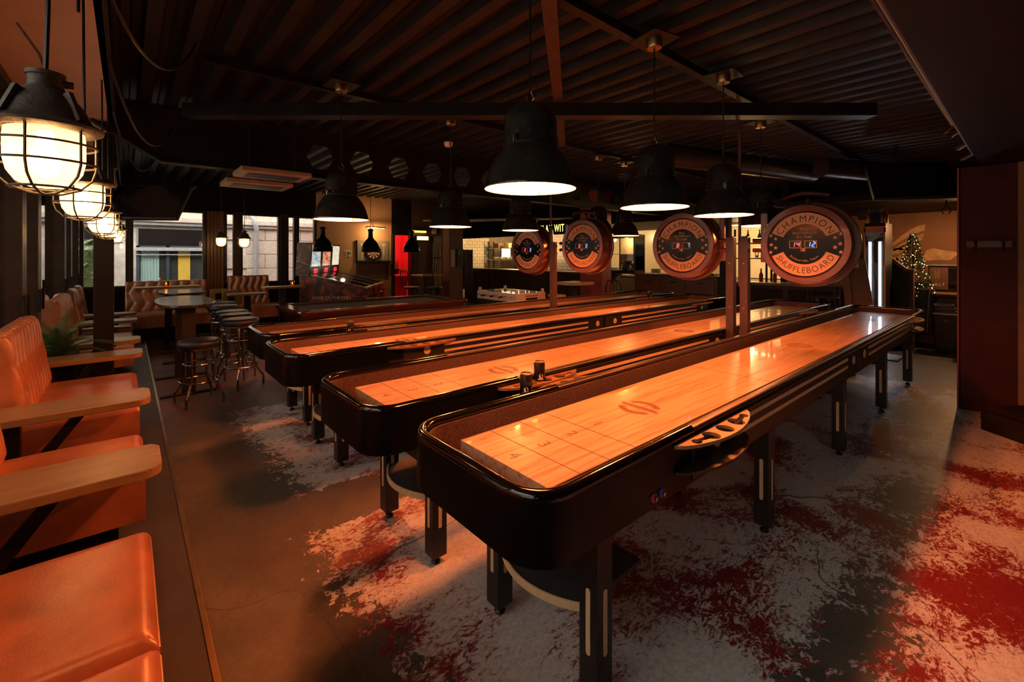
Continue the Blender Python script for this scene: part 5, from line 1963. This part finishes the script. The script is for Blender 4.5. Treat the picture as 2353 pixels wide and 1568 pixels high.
# back bar table with two dark chairs
def bar_chair(x, y, rz, lab, grp, m=M_BLKCLOTH, h=.76, backh=.36):
    t = thing('bar_chair', lab, 'chair', (x, y, ZF), rz, grp)
    MB().lathe([(.001, h - .05), (.17, h - .05), (.185, h - .03), (.18, h - .004), (.001, h)], 24).build('seat', m, t, smooth=True)
    for k in range(4):
        a = R(45 + 90 * k)
        MB().tube([(.13 * math.cos(a), .13 * math.sin(a), h - .05), (.20 * math.cos(a), .20 * math.sin(a), 0)], .012, 8).build('leg', M_STEEL, t, smooth=True)
    MB().tube([(.17 * math.cos(R(10 * k)), .17 * math.sin(R(10 * k)), .28) for k in range(36)], .008, 6, closed=True).build('foot_ring', M_STEEL, t, smooth=True)
    if backh:
        MB().tube([(-.16, -.14, h - .02), (-.19, -.15, h + backh * .7), (-.20, -.11, h + backh), (-.20, .11, h + backh), (-.19, .15, h + backh * .7), (-.16, .14, h - .02)], .012, 8).build('back_hoop', M_STEEL, t, smooth=True)
        for yy in (-.06, 0, .06):
            MB().tube([(-.165, yy, h - .02), (-.20, yy, h + backh)], .007, 6).build('back_spindle', M_STEEL, t, smooth=True)
    return t


bar_chair(4.95, 9.30, R(-60), 'dark bar chair nearest the red doorway', 'chairs by the brown wall', h=.92)
bar_chair(5.35, 8.95, R(-75), 'dark bar chair right of the one by the red doorway', 'chairs by the brown wall', h=.92)
t = thing('high_table', 'small high table with wooden top before the brown wall', 'table', (5.62, 9.72, ZF))
MB().box(-.30, .30, -.28, .28, 1.12, 1.16).build('top', M_OAK, t, bevel=.006)
MB().box(-.07, .07, -.07, .07, .02, 1.12).build('column', M_MAT, t)
MB().box(-.22, .22, -.22, .22, 0, .02).build('base', M_MAT, t)

# ---------------------------------------------------------------- foosball and high table
t = thing('foosball_table', 'white and black foosball table beyond the pool table', 'foosball table', (5.52, 6.30, ZF))
FX, FY = .78, 1.25
flat([rrect(0, FX, 0, FY, .03), rrect(.06, FX - .06, .06, FY - .06, .02)], .16, 'upper_frame', M_WHITEP, t, Matrix.Translation((0, 0, .83)))
MB().box(.01, FX - .01, .01, FY - .01, .52, .75).build('lower_body', M_BLKCLOTH, t, bevel=.006)
MB().box(.05, FX - .05, .05, FY - .05, .76, .77).build('pitch', simple('foosball_pitch', (.20, .22, .12), .5), t)
MB().box(.04, FX - .04, .04, FY - .04, .905, .910).build('glass_cover', M_GLASS2, t)
for xx in (.05, FX - .05):
    for yy in (.05, FY - .05):
        MB().box(xx - .04, xx + .04, yy - .04, yy + .04, 0, .52).build('leg', M_WHITEP, t, bevel=.006)
        MB().lathe([(.001, 0), (.03, 0), (.035, .05), (.02, .07), (.001, .07)], 12, (xx, yy, .91)).build('corner_knob', M_WHITEP, t, smooth=True)
for k in range(8):
    yy = .14 + k * .138
    rd = MB().tube([(-.14 if k % 2 else -.05, yy, .84), (FX + (.05 if k % 2 else .14), yy, .84)], .008, 8).build('rod', M_CHROME, t, smooth=True)
    xh = -.20 if k % 2 else FX + .14
    MB().tube([(xh, yy, .84), (xh + .07, yy, .84)], .016, 10).build('handle', M_BLKCLOTH, rd, smooth=True)
    for j in range(3):
        MB().box(.16 + j * .2, .19 + j * .2, yy - .012, yy + .012, .775, .87).build('player', M_REDP if k % 2 else M_NAVY, rd)
MB().box(.22, .56, -.006, 0, .845, .865).build('score_bar', M_REDP, t)
MB().box(.24, .54, -.004, 0, .78, .82).build('ball_return', M_MAT, t)
MB().prism(circ(.55, .66, .055, 24), 0, .004).xf(Matrix(((0, 0, -1, .01), (1, 0, 0, .0), (0, 1, 0, 0), (0, 0, 0, 1)))).build('emblem', M_PAPER, t)
t = thing('counter_table', 'pale topped high table before the red pillar', 'table', (7.02, 6.30, ZF))
MB().box(-.22, .40, -.30, .22, 1.02, 1.08).build('top', simple('pale_table_top', (.42, .30, .16), .3), t, bevel=.006)
MB().box(.0, .12, -.08, .04, .02, 1.02).build('column', M_MAT, t)
MB().box(-.15, .28, -.24, .18, 0, .02).build('base', M_MAT, t)
YS = simple('mustard_vinyl', (.34, .23, .07), .4)
bar_chair(6.50, 6.20, R(20), 'mustard topped stool left of the rear post', 'mustard stools by the pale table', YS, .85, 0)
bar_chair(6.82, 5.82, R(60), 'mustard topped stool right of the rear post', 'mustard stools by the pale table', YS, .82, 0)
bar_chair(7.62, 5.65, R(35), 'black chair with rounded back right of the red pillar', 'black chairs by the bar', h=.72, backh=.40)

# ================================================================ bar and kitchen
t = thing('bar_counter', 'long dark bar counter with patterned front behind the foosball table', 'bar counter', (9.3, 7.1, 0))
MB().box(.03, .55, 0, 6.4, ZF, .98).build('front', M_BARFR, t)
MB().box(-.04, .62, -.04, 6.44, .98, 1.035).build('top', M_BARTOP, t, bevel=.008)
for k in range(9):
    MB().box(.015, .03, .10 + k * .70, .72 + k * .70, ZF + .12, .90).build('front_panel', M_BARFR, t, bevel=.004)
t = thing('drawer_cabinet', 'dark wooden drawer cabinet below the eight to seven scoreboard', 'cabinet', (9.3, 4.30, 0))
CAB = wood('cabinet_wood', (.075, .038, .020), (.12, .06, .032), .4, 2, 1)
MB().box(.02, .55, 0, 2.0, ZF, 1.02).build('body', CAB, t, bevel=.006)
MB().box(-.03, .58, -.03, 2.03, 1.02, 1.06).build('top', CAB, t, bevel=.006)
for k in range(3):
    d = MB().box(.0, .02, .05 + k * .64, .65 + k * .64, .62, .98).build('drawer', CAB, t, bevel=.006)
    MB().box(-.015, 0, .28 + k * .64, .42 + k * .64, .88, .905).build('handle', M_STEEL, d)
for k in range(2):
    MB().box(.0, .02, .05 + k * .97, .95 + k * .97, ZF + .05, .58).build('open_bay', M_MAT, t)
t = thing('end_counter', 'black counter below the largest scoreboard', 'bar counter', (9.3, 1.98, 0))
MB().box(.02, .55, 0, 2.05, ZF, .92).build('front', M_MAT, t)
MB().box(-.03, .60, -.02, 2.07, .92, .97).build('top', M_BARTOP, t, bevel=.006)
MB().box(0, .02, .06, 1.0, ZF + .1, .86).build('door', M_DARK, t, bevel=.006)
MB().box(0, .02, 1.1, 2.0, ZF + .1, .86).build('door', M_DARK, t, bevel=.006)
tag(MB().box(9.36, 9.52, 4.08, 4.27, ZF, 2.95).build('dark_post', M_MAT, bevel=.008), 'black post between the drawer cabinet and the yellow lit shelves', 'post')
tag(MB().box(9.10, 9.18, 6.9, 14.4, 2.08, 2.92).build('kitchen_fascia', M_DARK), 'dark fascia board above the kitchen opening', 'fascia')
# neon sign
t = thing('neon_sign', 'yellow neon lettering on the dark fascia between the rear scoreboards', 'sign', (9.06, 8.98, 2.245))
MB().box(-.005, .03, -1.0, .66, -.16, .18).build('backing', M_MAT, t)
g = MB()
text(g, 'PLAY WIT', .30, MF @ Matrix.Translation((.16, -.10, .008)), .14, .62)
g.build('lettering', M_NEON, t)


def glass_case():
    t = thing('glass_warmer', 'lit glass display case on the bar right of the red pillar', 'display case', (9.40, 6.36, 1.07))
    W, D, H = .72, .42, .86
    for (x, y) in ((0, 0), (D, 0), (0, W), (D, W)):
        MB().box(x - .015, x + .015, y - .015, y + .015, 0, H).build('corner_post', M_STEEL, t)
    MB().box(-.02, D + .02, -.02, W + .02, -.03, .05).build('base', M_STEEL, t, bevel=.006)
    MB().box(-.02, D + .02, -.02, W + .02, H, H + .08).build('lid', M_STEEL, t, bevel=.01)
    MB().box(-.004, 0, .015, W - .015, .05, H).build('front_pane', M_GLASS2, t)
    MB().box(.015, D - .015, -.004, 0, .05, H).build('side_pane', M_GLASS2, t)
    MB().box(.02, D, .02, W - .02, .44, .455).build('shelf', M_STOVE, t)
    MB().box(D - .01, D, .02, W - .02, .05, H).build('back_plate', M_PAPER, t)
    g = MB().lathe([(.001, 0), (.12, .0), (.15, .06), (.10, .16), (.001, .20)], 20, (.2, .36, .05))
    g.build('kettle', M_STOVE, t, smooth=True)
    g = MB().tube([(.2, .20, .20), (.2, .30, .24), (.2, .50, .24), (.2, .58, .18)], .02, 8)
    g.build('stirrer', M_STEEL, t, smooth=True)
    lamp_light('warmer_lamp', (.2, .36, .78), 9, KITCHEN_C, .04, t)


glass_case()
# kitchen line against the far wall
t = thing('steel_counter', 'brushed steel kitchen counter along the tiled far wall', 'counter', (11.75, 3.5, 0))
MB().box(0, .70, 0, 10.6, .82, .88).build('top', M_STOVE, t, bevel=.006)
for k in range(8):
    MB().box(.02, .68, .05 + k * 1.31, 1.28 + k * 1.31, ZF + .1, .80).build('cupboard', M_STOVE, t, bevel=.006)
MB().box(.05, .66, .05, 10.5, ZF, ZF + .1).build('kick', M_MAT, t)
rnd = random.Random(5)


def shelf_unit(loc, L, lab, grp, levels, items):
    t = thing('kitchen_shelf', lab, 'shelf', loc, 0, grp)
    base = ZF if 'steel' in lab else .972
    for z in levels:
        MB().box(0, .28, 0, L, z, z + .025).build('board', M_STOVE if 'steel' in lab else M_BARTOP, t)
    for y in [0, L / 2, L - .03]:
        MB().box(.0, .03, y, y + .03, base, levels[-1] + .30).build('upright', M_STEEL, t)
        MB().box(.25, .28, y, y + .03, base, levels[-1] + .30).build('upright', M_STEEL, t)
    return t


ORD = ['first', 'second', 'third', 'fourth', 'fifth', 'sixth', 'seventh', 'eighth']
jar_p = {}


def dish(kind, loc, lab, grp):
    t = thing(kind, lab, {'storage_jar': 'jar', 'plate_stack': 'plates', 'sauce_bottle': 'bottle', 'food_box': 'box', 'cooking_pot': 'pot', 'drinking_glass': 'glass', 'liquor_bottle': 'bottle'}[kind], loc, 0, grp)
    if kind == 'storage_jar':
        MB().lathe([(.001, 0), (.05, 0), (.052, .10), (.04, .12), (.001, .12)], 16).build('jar', M_TILE, t, smooth=True)
        MB().lathe([(.001, .12), (.042, .12), (.042, .14), (.001, .14)], 16).build('lid', M_STEEL, t, smooth=True)
    elif kind == 'plate_stack':
        MB().lathe([(.001, 0), (.06, 0), (.12, .02), (.13, .03), (.13, .10), (.001, .10)], 24).build('plates', M_TILE, t, smooth=True)
        MB().lathe([(.131, .045), (.133, .05), (.131, .055)], 24).build('rim', M_STEEL, t, smooth=True)
    elif kind in ('sauce_bottle', 'liquor_bottle'):
        c = M_REDP if kind == 'sauce_bottle' else MATS['navy_vinyl']
        MB().lathe([(.001, 0), (.034, 0), (.036, .14), (.014, .19), (.013, .24), (.001, .245)], 14).build('body', c if rnd.random() < .5 else M_BRASS, t, smooth=True)
        MB().lathe([(.001, .245), (.015, .245), (.015, .262), (.001, .263)], 12).build('cap', M_STEEL, t, smooth=True)
    elif kind == 'food_box':
        MB().box(-.12, .12, -.15, .15, 0, .18).build('carton', M_CARDB, t, bevel=.004)
        MB().box(-.125, .125, -.02, .02, .18, .183).build('tape', M_PAPER, t)
    elif kind == 'cooking_pot':
        MB().lathe([(.001, 0), (.13, 0), (.14, .02), (.14, .20), (.145, .205), (.13, .205), (.13, .03), (.001, .03)], 24).build('pan', M_STOVE, t, smooth=True)
        MB().tube([(.14, 0, .17), (.30, 0, .19)], .012, 8).build('handle', M_STEEL, t, smooth=True)
    elif kind == 'drinking_glass':
        MB().lathe([(.001, 0), (.028, 0), (.036, .12), (.034, .12), (.027, .008), (.001, .008)], 16).build('tumbler', M_GLASS2, t, smooth=True)
        MB().lathe([(.001, .009), (.026, .009), (.029, .05), (.001, .05)], 14).build('contents', M_BRASS, t, smooth=True)
    return t


sh = shelf_unit((10.95, 10.9, 0), 3.3, 'long steel rack with jars and boxes before the kitchen hatch', 'kitchen shelves', (1.30, 1.75), 0)
for k in range(8):
    dish('storage_jar', (11.09, 11.1 + k * .19, 1.325), ORD[k] + ' white lidded jar on the lower steel kitchen shelf, from the right', 'white jars on the kitchen shelf')
for k in range(4):
    dish('plate_stack', (11.09, 12.75 + k * .36, 1.325), ORD[k] + ' stack of white plates on the lower steel kitchen shelf, from the right', 'plate stacks on the kitchen shelf')
for k in range(5):
    dish('food_box', (11.09, 11.25 + k * .62, 1.775), ORD[k] + ' cardboard box on the upper steel kitchen shelf, from the right', 'boxes on the kitchen shelf')
for k in range(4):
    dish('cooking_pot', (12.05, 7.4 + k * .75, .88), ORD[k] + ' steel pot on the kitchen counter behind the rear scoreboards, from the right', 'pots on the kitchen counter')
sh = shelf_unit((9.42, 2.75, .0), 1.25, 'dark two tier shelf on the counter left of the largest scoreboard', 'kitchen shelves', (1.42, 1.72), 0)
for k in range(5):
    dish('drinking_glass', (9.55, 2.95 + k * .22, 1.445), ORD[k] + ' tumbler on the lower tier left of the largest scoreboard, from the right', 'tumblers on the shelf')
for k in range(5):
    dish('liquor_bottle', (9.55, 2.90 + k * .22, 1.745), ORD[k] + ' bottle on the upper tier left of the largest scoreboard, from the right', 'bottles on the shelf')
for k in range(4):
    dish('sauce_bottle', (9.60, 3.05 + k * .25, .97), ORD[k] + ' squat bottle on the black counter under the shelf, from the right', 'bottles on the black counter')
t = thing('steel_appliance', 'tall steel appliance behind the eight to seven scoreboard', 'appliance', (10.9, 5.2, ZF))
MB().box(0, .7, 0, 1.1, .08, 1.95).build('body', M_STOVE, t, bevel=.01)
MB().box(-.015, 0, .06, 1.04, .95, 1.80).build('door', M_STOVE, t, bevel=.008)
MB().box(-.02, -.014, .16, .94, 1.15, 1.6).build('window', M_MAT, t)
MB().tube([(-.05, .10, 1.02), (-.05, 1.0, 1.02)], .014, 8).build('handle', M_CHROME, t, smooth=True)
for (x, y) in ((.06, .06), (.64, .06), (.06, 1.04), (.64, 1.04)):
    MB().box(x - .03, x + .03, y - .03, y + .03, 0, .08).build('foot', M_MAT, t)
t = thing('egg_tray', 'black moulded tray on the drawer cabinet', 'tray', (9.45, 4.42, 1.06))
MB().box(0, .26, 0, .32, 0, .03).build('base', M_BLKCLOTH, t, bevel=.004)
for i in range(3):
    for j in range(4):
        MB().lathe([(.001, .05), (.02, .045), (.034, .028), (.034, .02)], 10, (.05 + i * .08, .045 + j * .078, 0)).build('cup', M_BLKCLOTH, t, smooth=True)
# kitchen fixtures
for k, (x, y, w, lab) in enumerate([(10.9, 12.6, 130, 'warm strip lamp over the far end of the kitchen'), (10.9, 8.6, 90, 'warm strip lamp over the middle of the kitchen'), (11.1, 4.4, 120, 'warm strip lamp over the near end of the kitchen')]):
    t = thing('kitchen_strip_lamp', lab, 'lamp', (x, y, 2.22), 0, 'kitchen strip lamps')
    MB().box(-.08, .08, -.6, .6, 0, .06).build('housing', M_WHITEP, t, bevel=.006)
    MB().box(-.06, .06, -.58, .58, -.012, 0).build('diffuser', emit('kitchen_diffuser', (1, .74, .38), 6.0) if 'kitchen_diffuser' not in MATS else MATS['kitchen_diffuser'], t)
    lamp_light('kitchen_lamp_light', (0, 0, -.10), w, KITCHEN_C, .12, t)
t = thing('pass_window', 'bright white lit kitchen hatch behind the jar rack', 'hatch', (11.50, 11.55, 1.34))
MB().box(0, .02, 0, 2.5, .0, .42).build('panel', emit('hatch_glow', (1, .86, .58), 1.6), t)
for y in (-.03, .60, 1.22, 1.85, 2.48):
    MB().box(-.02, .02, y, y + .05, -.03, .43).build('frame_post', M_STEEL, t)
MB().box(-.02, .02, -.03, 2.53, -1.48, 0).build('hatch_base', M_GROUT, t)
MB().box(-.02, .02, -.03, 2.53, .42, .47).build('frame_head', M_STEEL, t)

# ================================================================ far right corner
t = thing('drinks_fridge', 'slim drinks fridge with two cool white light strips', 'fridge', (9.5, 1.60, ZF))
MB().box(.03, .55, 0, .285, 0, 2.18).build('body', M_MAT, t, bevel=.006)
MB().box(0, .03, .02, .265, .12, 2.02).build('door_glass', M_GLASS2, t)
FRAMEO = simple('fridge_copper_frame', (.36, .13, .05), .35, .5)
for y in (0, .265):
    MB().box(-.005, .03, y, y + .02, .05, 2.10).build('frame_side', FRAMEO, t)
MB().box(-.005, .03, 0, .285, 2.02, 2.12).build('frame_head', FRAMEO, t)
for y in (.055, .185):
    MB().box(-.012, -.004, y, y + .032, .30, 1.86).build('light_strip', M_COOLLED, t)
MB().tube([(-.02, .15, .9), (-.02, .15, 1.3)], .008, 8).build('handle', M_CHROME, t, smooth=True)
for k in range(6):
    dish('liquor_bottle', (9.70, 1.63 + k * .045, ZF + 2.18), ORD[k] + ' bottle crowded on top of the drinks fridge, from the right', 'bottles on the fridge')
for k, (y0, y1, lab, wd) in enumerate([(1.98, 1.70, 'broad cardboard panel leaning against the fridge', .30), (2.10, 1.92, 'narrow board leaning left of the cardboard panel', .10)]):
    t = thing('leaning_board', lab, 'board', (9.02 - .06 * k, 0, 0), 0, 'boards leaning by the fridge')
    MB().bar((.30, y0, 1.42), (.0, y1, ZF + .02), wd, .03, (1, 0, 0)).build('sheet', M_CARDB, t)
    MB().bar((.285, y0, 1.36), (.275, y0 - .02, 1.28), wd * .4, .034, (1, 0, 0)).build('label', M_PAPER, t)
t = thing('glass_crate', 'dark crate of glasses on the black counter right of the largest scoreboard', 'crate', (8.95, 2.16, .60))
for (x, y) in ((0, 0), (.26, 0), (0, .40), (.26, .40)):
    MB().box(x - .012, x + .012, y - .012, y + .012, 0, .36).build('post', M_STEEL, t)
for z in (.0, .17, .34):
    for y in (0, .40):
        MB().box(0, .26, y - .008, y + .008, z, z + .02).build('rail', M_STEEL, t)
    for x in (0, .26):
        MB().box(x - .008, x + .008, 0, .40, z, z + .02).build('rail', M_STEEL, t)
MB().box(0, .26, 0, .40, -.74, .0).build('stand', M_MAT, t)
for k in range(4):
    dish('drinking_glass', (9.00 + (k % 2) * .14, 2.28 + (k // 2) * .18, .622), ['near right', 'far right', 'near left', 'far left'][k] + ' glass in the dark crate by the black counter', 'glasses in the crate')
t = thing('stair_wall', 'black sloping stair wall with a wooden cap, left of the lit tree', 'wall', (10.2, 0, 0))
pol = [(2.25, ZF), (2.25, 1.98), (1.46, 1.235), (1.36, 1.235), (1.36, ZF)]
MB().prism(pol, 0, .10).xf(Matrix(((0, 0, 1, 0), (1, 0, 0, 0), (0, 1, 0, 0), (0, 0, 0, 1)))).build('panel', M_MAT, t)
g = MB().bar((.05, 2.27, 2.02), (.05, 1.44, 1.245), .16, .045)
g.box(-.03, .13, 1.33, 1.47, 1.22, 1.262)
g.build('cap', M_BARTOP, t)
MB().box(-.02, .12, 1.345, 1.40, ZF, 1.22).build('newel', M_BROWNWALL, t)
t = thing('wood_stage', 'dark wooden stage under the lit tree', 'stage', (10.75, .45, ZF))
MB().box(0, 1.70, 0, 1.65, 0, .92).build('body', M_DARK, t)
MB().box(-.02, 1.70, -.02, 1.67, .92, .96).build('deck', M_BROWNWALL, t)
for k in range(5):
    MB().box(-.015, 0, .02 + k * .33, .33 + k * .33, .08, .90).build('plank', M_BROWNWALL, t, bevel=.004)
# christmas tree
t = thing('lit_tree', 'small lit christmas tree with red baubles', 'tree', (11.0, 1.455, .82))
rnd = random.Random(9)
g = MB()
for k in range(3800):
    h = rnd.random() ** 1.25
    z = .06 + h * 1.02
    R0 = .30 * (1 - h) ** .85 + .01
    a = rnd.uniform(0, 2 * math.pi)
    r_ = R0 * math.sqrt(rnd.uniform(.05, 1))
    b0 = Vector((r_ * math.cos(a), r_ * math.sin(a), z - r_ * .35))
    d = Vector((math.cos(a), math.sin(a), rnd.uniform(-.5, .2))).normalized() * rnd.uniform(.035, .06)
    sd = d.cross(Vector((rnd.gauss(0, 1), rnd.gauss(0, 1), rnd.gauss(0, 1)))).normalized() * .007
    g.add([b0 - sd, b0 + sd, b0 + d], [(0, 1, 2)])
ndl = g.build('needles', M_TREE, t)
ndl['kind'] = 'stuff'
MB().lathe([(.022, 0), (.018, .5), (.004, 1.08)], 10).build('trunk', M_DARK, t, smooth=True)
g = MB()
for k in range(130):
    h = rnd.random() ** 1.15
    z = .04 + h * 1.03
    R0 = .30 * (1 - h) ** .85 + .015
    a = rnd.uniform(0, 2 * math.pi)
    c = (R0 * math.cos(a), R0 * math.sin(a), z - R0 * .30)
    s = rnd.uniform(.004, .0075)
    g.lathe([(.0002, -s), (s * .87, -s * .5), (s * .87, s * .5), (.0002, s)], 6, c)
fy = g.build('fairy_lights', M_FAIRY, t)
fy['kind'] = 'stuff'
bb = None
for k in range(9):
    h = rnd.uniform(.05, .75)
    a = rnd.uniform(2.4, 5.2)
    R0 = .31 * (1 - h) ** .85
    if bb is None:
        bb = MB().lathe([(.0005, -.022), (.012, -.018), (.02, -.008), (.022, 0), (.02, .008), (.012, .018), (.0005, .022)], 14).build('bauble', simple('red_bauble', (.45, .015, .015), .15), t, smooth=True)
        o = bb
    else:
        o = bb.copy()
        COL.objects.link(o)
        o.parent = t
    o.location = (R0 * math.cos(a), R0 * math.sin(a), .06 + h * 1.0 - R0 * .3)
lamp_light('tree_glow', (-.45, -.1, .55), 1.2, (1, .66, .26), .25, t)

# mural shapes: pale brushwork on the wall
MU = simple('mural_pale_paint', (.52, .33, .17), .8, var=.25, scale=9)
MU2 = simple('mural_dark_paint', (.10, .045, .022), .8, var=.2, scale=6)
MM = Matrix(((0, 0, -1, 12.50), (1, 0, 0, 0), (0, 1, 0, 0), (0, 0, 0, 1)))


def blobp(cy, cz, ry, rz_, rot, n=24):
    out = []
    for k in range(n):
        a = 2 * math.pi * k / n
        x, z = ry * math.cos(a), rz_ * math.sin(a)
        out.append((cy + x * math.cos(rot) - z * math.sin(rot), cz + x * math.sin(rot) + z * math.cos(rot)))
    return out


t = thing('wall_mural', 'painted mural of curved pale plates and horns on the brown wall', 'mural', (0, 0, 0))


def paint(pol, m, nm, d=.004):
    g = MB().prism(pol, 0, d)
    g.xf(MM)
    g.f = [f[::-1] for f in g.f]
    g.build(nm, m, t)


horn = []
for k in range(17):
    q = k / 16
    horn.append((2.02 - .56 * q, 1.72 + .42 * math.sin(q * 1.45)))
horn2 = [(2.00 - .52 * (1 - k / 16), 1.70 + .36 * math.sin((1 - k / 16) * 1.2) - .03) for k in range(17)]
paint(horn + horn2, MU, 'horn')
horn = [(1.98 - .50 * k / 16, 1.62 + .34 * math.sin(k / 16 * 1.3)) for k in range(17)]
horn2 = [(1.96 - .44 * (1 - k / 16), 1.60 + .26 * math.sin((1 - k / 16) * 1.1) - .02) for k in range(17)]
paint(horn + horn2, MU, 'lower_horn')
paint(blobp(2.05, 1.87, .075, .075, 0), MU, 'eye_ring')
paint(blobp(2.05, 1.87, .045, .045, 0), MU2, 'eye_shadow', .006)
paint(blobp(2.05, 1.87, .025, .025, 0), MU, 'eye_core', .008)
for (cy, cz, a, b, ro) in ((2.17, 1.66, .10, .06, .9), (2.08, 1.52, .10, .06, .7), (1.93, 1.58, .13, .065, -.35), (1.98, 1.38, .10, .07, -.4), (1.82, 1.46, .12, .06, -.5), (2.16, 1.86, .07, .03, .9), (1.80, 1.66, .10, .045, -.5)):
    paint(blobp(cy, cz, a, b, ro), MU, 'plate')
fish = [(1.52, 1.46), (1.44, 1.60), (1.34, 1.64), (1.20, 1.60), (1.04, 1.57), (.92, 1.52), (1.0, 1.49), (1.06, 1.43), (1.10, 1.40), (1.30, 1.40), (1.46, 1.38)]
paint(fish, MU, 'pale_hide')
t = thing('dark_oven', 'dark oven front with a fork emblem and lettering beside the lit tree', 'oven', (11.46, .78, 0))
t.location.z = 0
MB().box(0, .5, 0, .52, .826, 1.30).build('body', M_MAT, t, bevel=.006)
MB().box(-.012, 0, .25, .50, .86, 1.27).build('emblem_panel', M_BROWNWALL, t)
MB().box(-.012, 0, .02, .24, .90, 1.26).build('glass_door', M_GLASS2, t)
MB().box(-.02, .51, -.01, .53, 1.30, 1.325).build('lid', M_STOVE, t)
g = MB()
for yy in (.375, .400, .425):
    g.box(-.016, -.011, yy - .008, yy + .008, 1.05, 1.22 if yy != .400 else 1.19)
g.box(-.016, -.011, .392, .408, 1.00, 1.06)
g.build('emblem', M_CARDB, t)
g = MB()
text(g, 'KULLT', .07, MF @ Matrix.Translation((-.40, .93, .0135)), .12, 1.0)
g.build('lettering', M_PAPER, t)
t = thing('waste_bin', 'black bin with a clear liner folded over its rim', 'bin', (10.25, .80, ZF))
MB().hexa([(.03, .03, 0), (.33, .03, 0), (.33, .27, 0), (.03, .27, 0)], [(0, 0, .66), (.36, 0, .66), (.36, .30, .66), (0, .30, .66)]).build('body', M_BLKCLOTH, t, bevel=.01)
flat([rrect(-.012, .372, -.012, .312, .03), rrect(.02, .34, .02, .28, .02)[::-1]], .05, 'liner', M_GLASS2, t, Matrix.Translation((0, 0, .65)))
flat([rrect(-.016, .376, -.016, .316, .03), rrect(-.004, .364, -.004, .304, .02)[::-1]], .02, 'rim', M_STOVE, t, Matrix.Translation((0, 0, .665)))
MB().box(-.006, 0, .12, .18, .54, .57).build('sticker', M_CARDB, t)
t = thing('studded_cabinet', 'tall brown cabinet edge with a line of studs beside the maroon pillar', 'cabinet', (10.30, .46, ZF))
MB().box(0, .36, 0, .30, 0, 1.14).build('body', M_BROWNWALL, t, bevel=.006)
for k in range(8):
    MB().lathe([(.001, .006), (.008, .003), (.009, 0)], 10).xf(Matrix(((0, 0, -1, 0), (1, 0, 0, .24), (0, 1, 0, .15 + k * .12), (0, 0, 0, 1)))).build('stud', M_CHROME, t, smooth=True)
MB().box(-.01, .37, -.01, .31, 1.14, 1.16).build('top', M_BROWNWALL, t)
t = thing('hanging_apron', 'grey apron cloth hanging before the stage', 'apron', (10.66, 1.14, 0))
MB().grid(lambda u, v: (-.02 + .03 * math.sin(u * 22) * (1 - .5 * v) - .12 * (1 - v), .02 + u * (.26 - .10 * v), ZF + .30 + v * .72), 30, 8).build('cloth', simple('grey_cloth', (.10, .10, .105), .9, var=.15), t, smooth=True)
MB().box(-.03, .09, .04, .24, .86, .90).build('bundle', M_BLKCLOTH, t, bevel=.015)
for k in range(3):
    t = thing('tray_stack', ['lowest grey tray beside the studded cabinet', 'middle grey tray beside the studded cabinet', 'top grey tray beside the studded cabinet'][k], 'tray', (10.34, .83 + .02 * k, .53 + .05 * k + .0), 0, 'stacked trays over the bin')
    flat([rrect(0, .26, 0, .24, .03), rrect(.02, .24, .02, .22, .02)[::-1]], .03, 'wall', simple('grey_tray', (.09, .085, .08), .4) if 'grey_tray' not in MATS else MATS['grey_tray'], t, Matrix.Translation((0, 0, .02)))
    MB().box(.005, .255, .005, .235, 0, .008).build('base', MATS['grey_tray'], t)
# ceiling fittings over there
t = thing('ceiling_speaker', 'black wedge loudspeaker under the dropped ceiling above the tree', 'speaker', (10.95, 1.95, 2.20))
MB().hexa([(0, 0, 0), (.25, 0, 0), (.25, .32, 0), (0, .32, 0)], [(-.04, -.03, .18), (.28, -.03, .18), (.28, .35, .18), (-.04, .35, .18)]).build('box', M_BLKCLOTH, t, bevel=.01)
MB().box(-.006, .0, .03, .29, .02, .15).build('grille', M_MAT, t)
t = thing('spot_lamp', 'small warm lamp shining beside the maroon pillar', 'lamp', (10.95, .72, 2.18), 0)
MB().lathe([(.10, -.10), (.085, -.03), (.04, .02), (.02, .05), (.001, .05)], 20).build('shade', M_BRASS, t, smooth=True)
MB().lathe([(.001, -.09), (.03, -.08), (.03, -.05), (.001, -.02)], 14).build('bulb', M_HOTBULB, t, smooth=True)
MB().tube([(0, 0, .05), (0, 0, .2)], .008, 6).build('stem', M_STEEL, t)
lamp_light('spot_lamp_light', (0, 0, -.11), 85, (1, .46, .18), .04, t)
t = thing('glass_float', 'clear glass bulb hanging under the dropped ceiling', 'lamp', (10.0, .92, 2.25), 0)
MB().lathe([(.001, -.10), (.04, -.09), (.06, -.05), (.05, 0), (.02, .04), (.001, .05)], 18).build('bulb', M_GLASS2, t, smooth=True)
MB().tube([(0, 0, .05), (0, 0, .13)], .01, 6).build('stem', M_STEEL, t)

# ---------------------------------------------------------------- lift everything so that the floor lies at z = 0
for o in list(SC.objects):
    if o.parent is None and o.type != 'CAMERA':
        o.location.z += 0.14
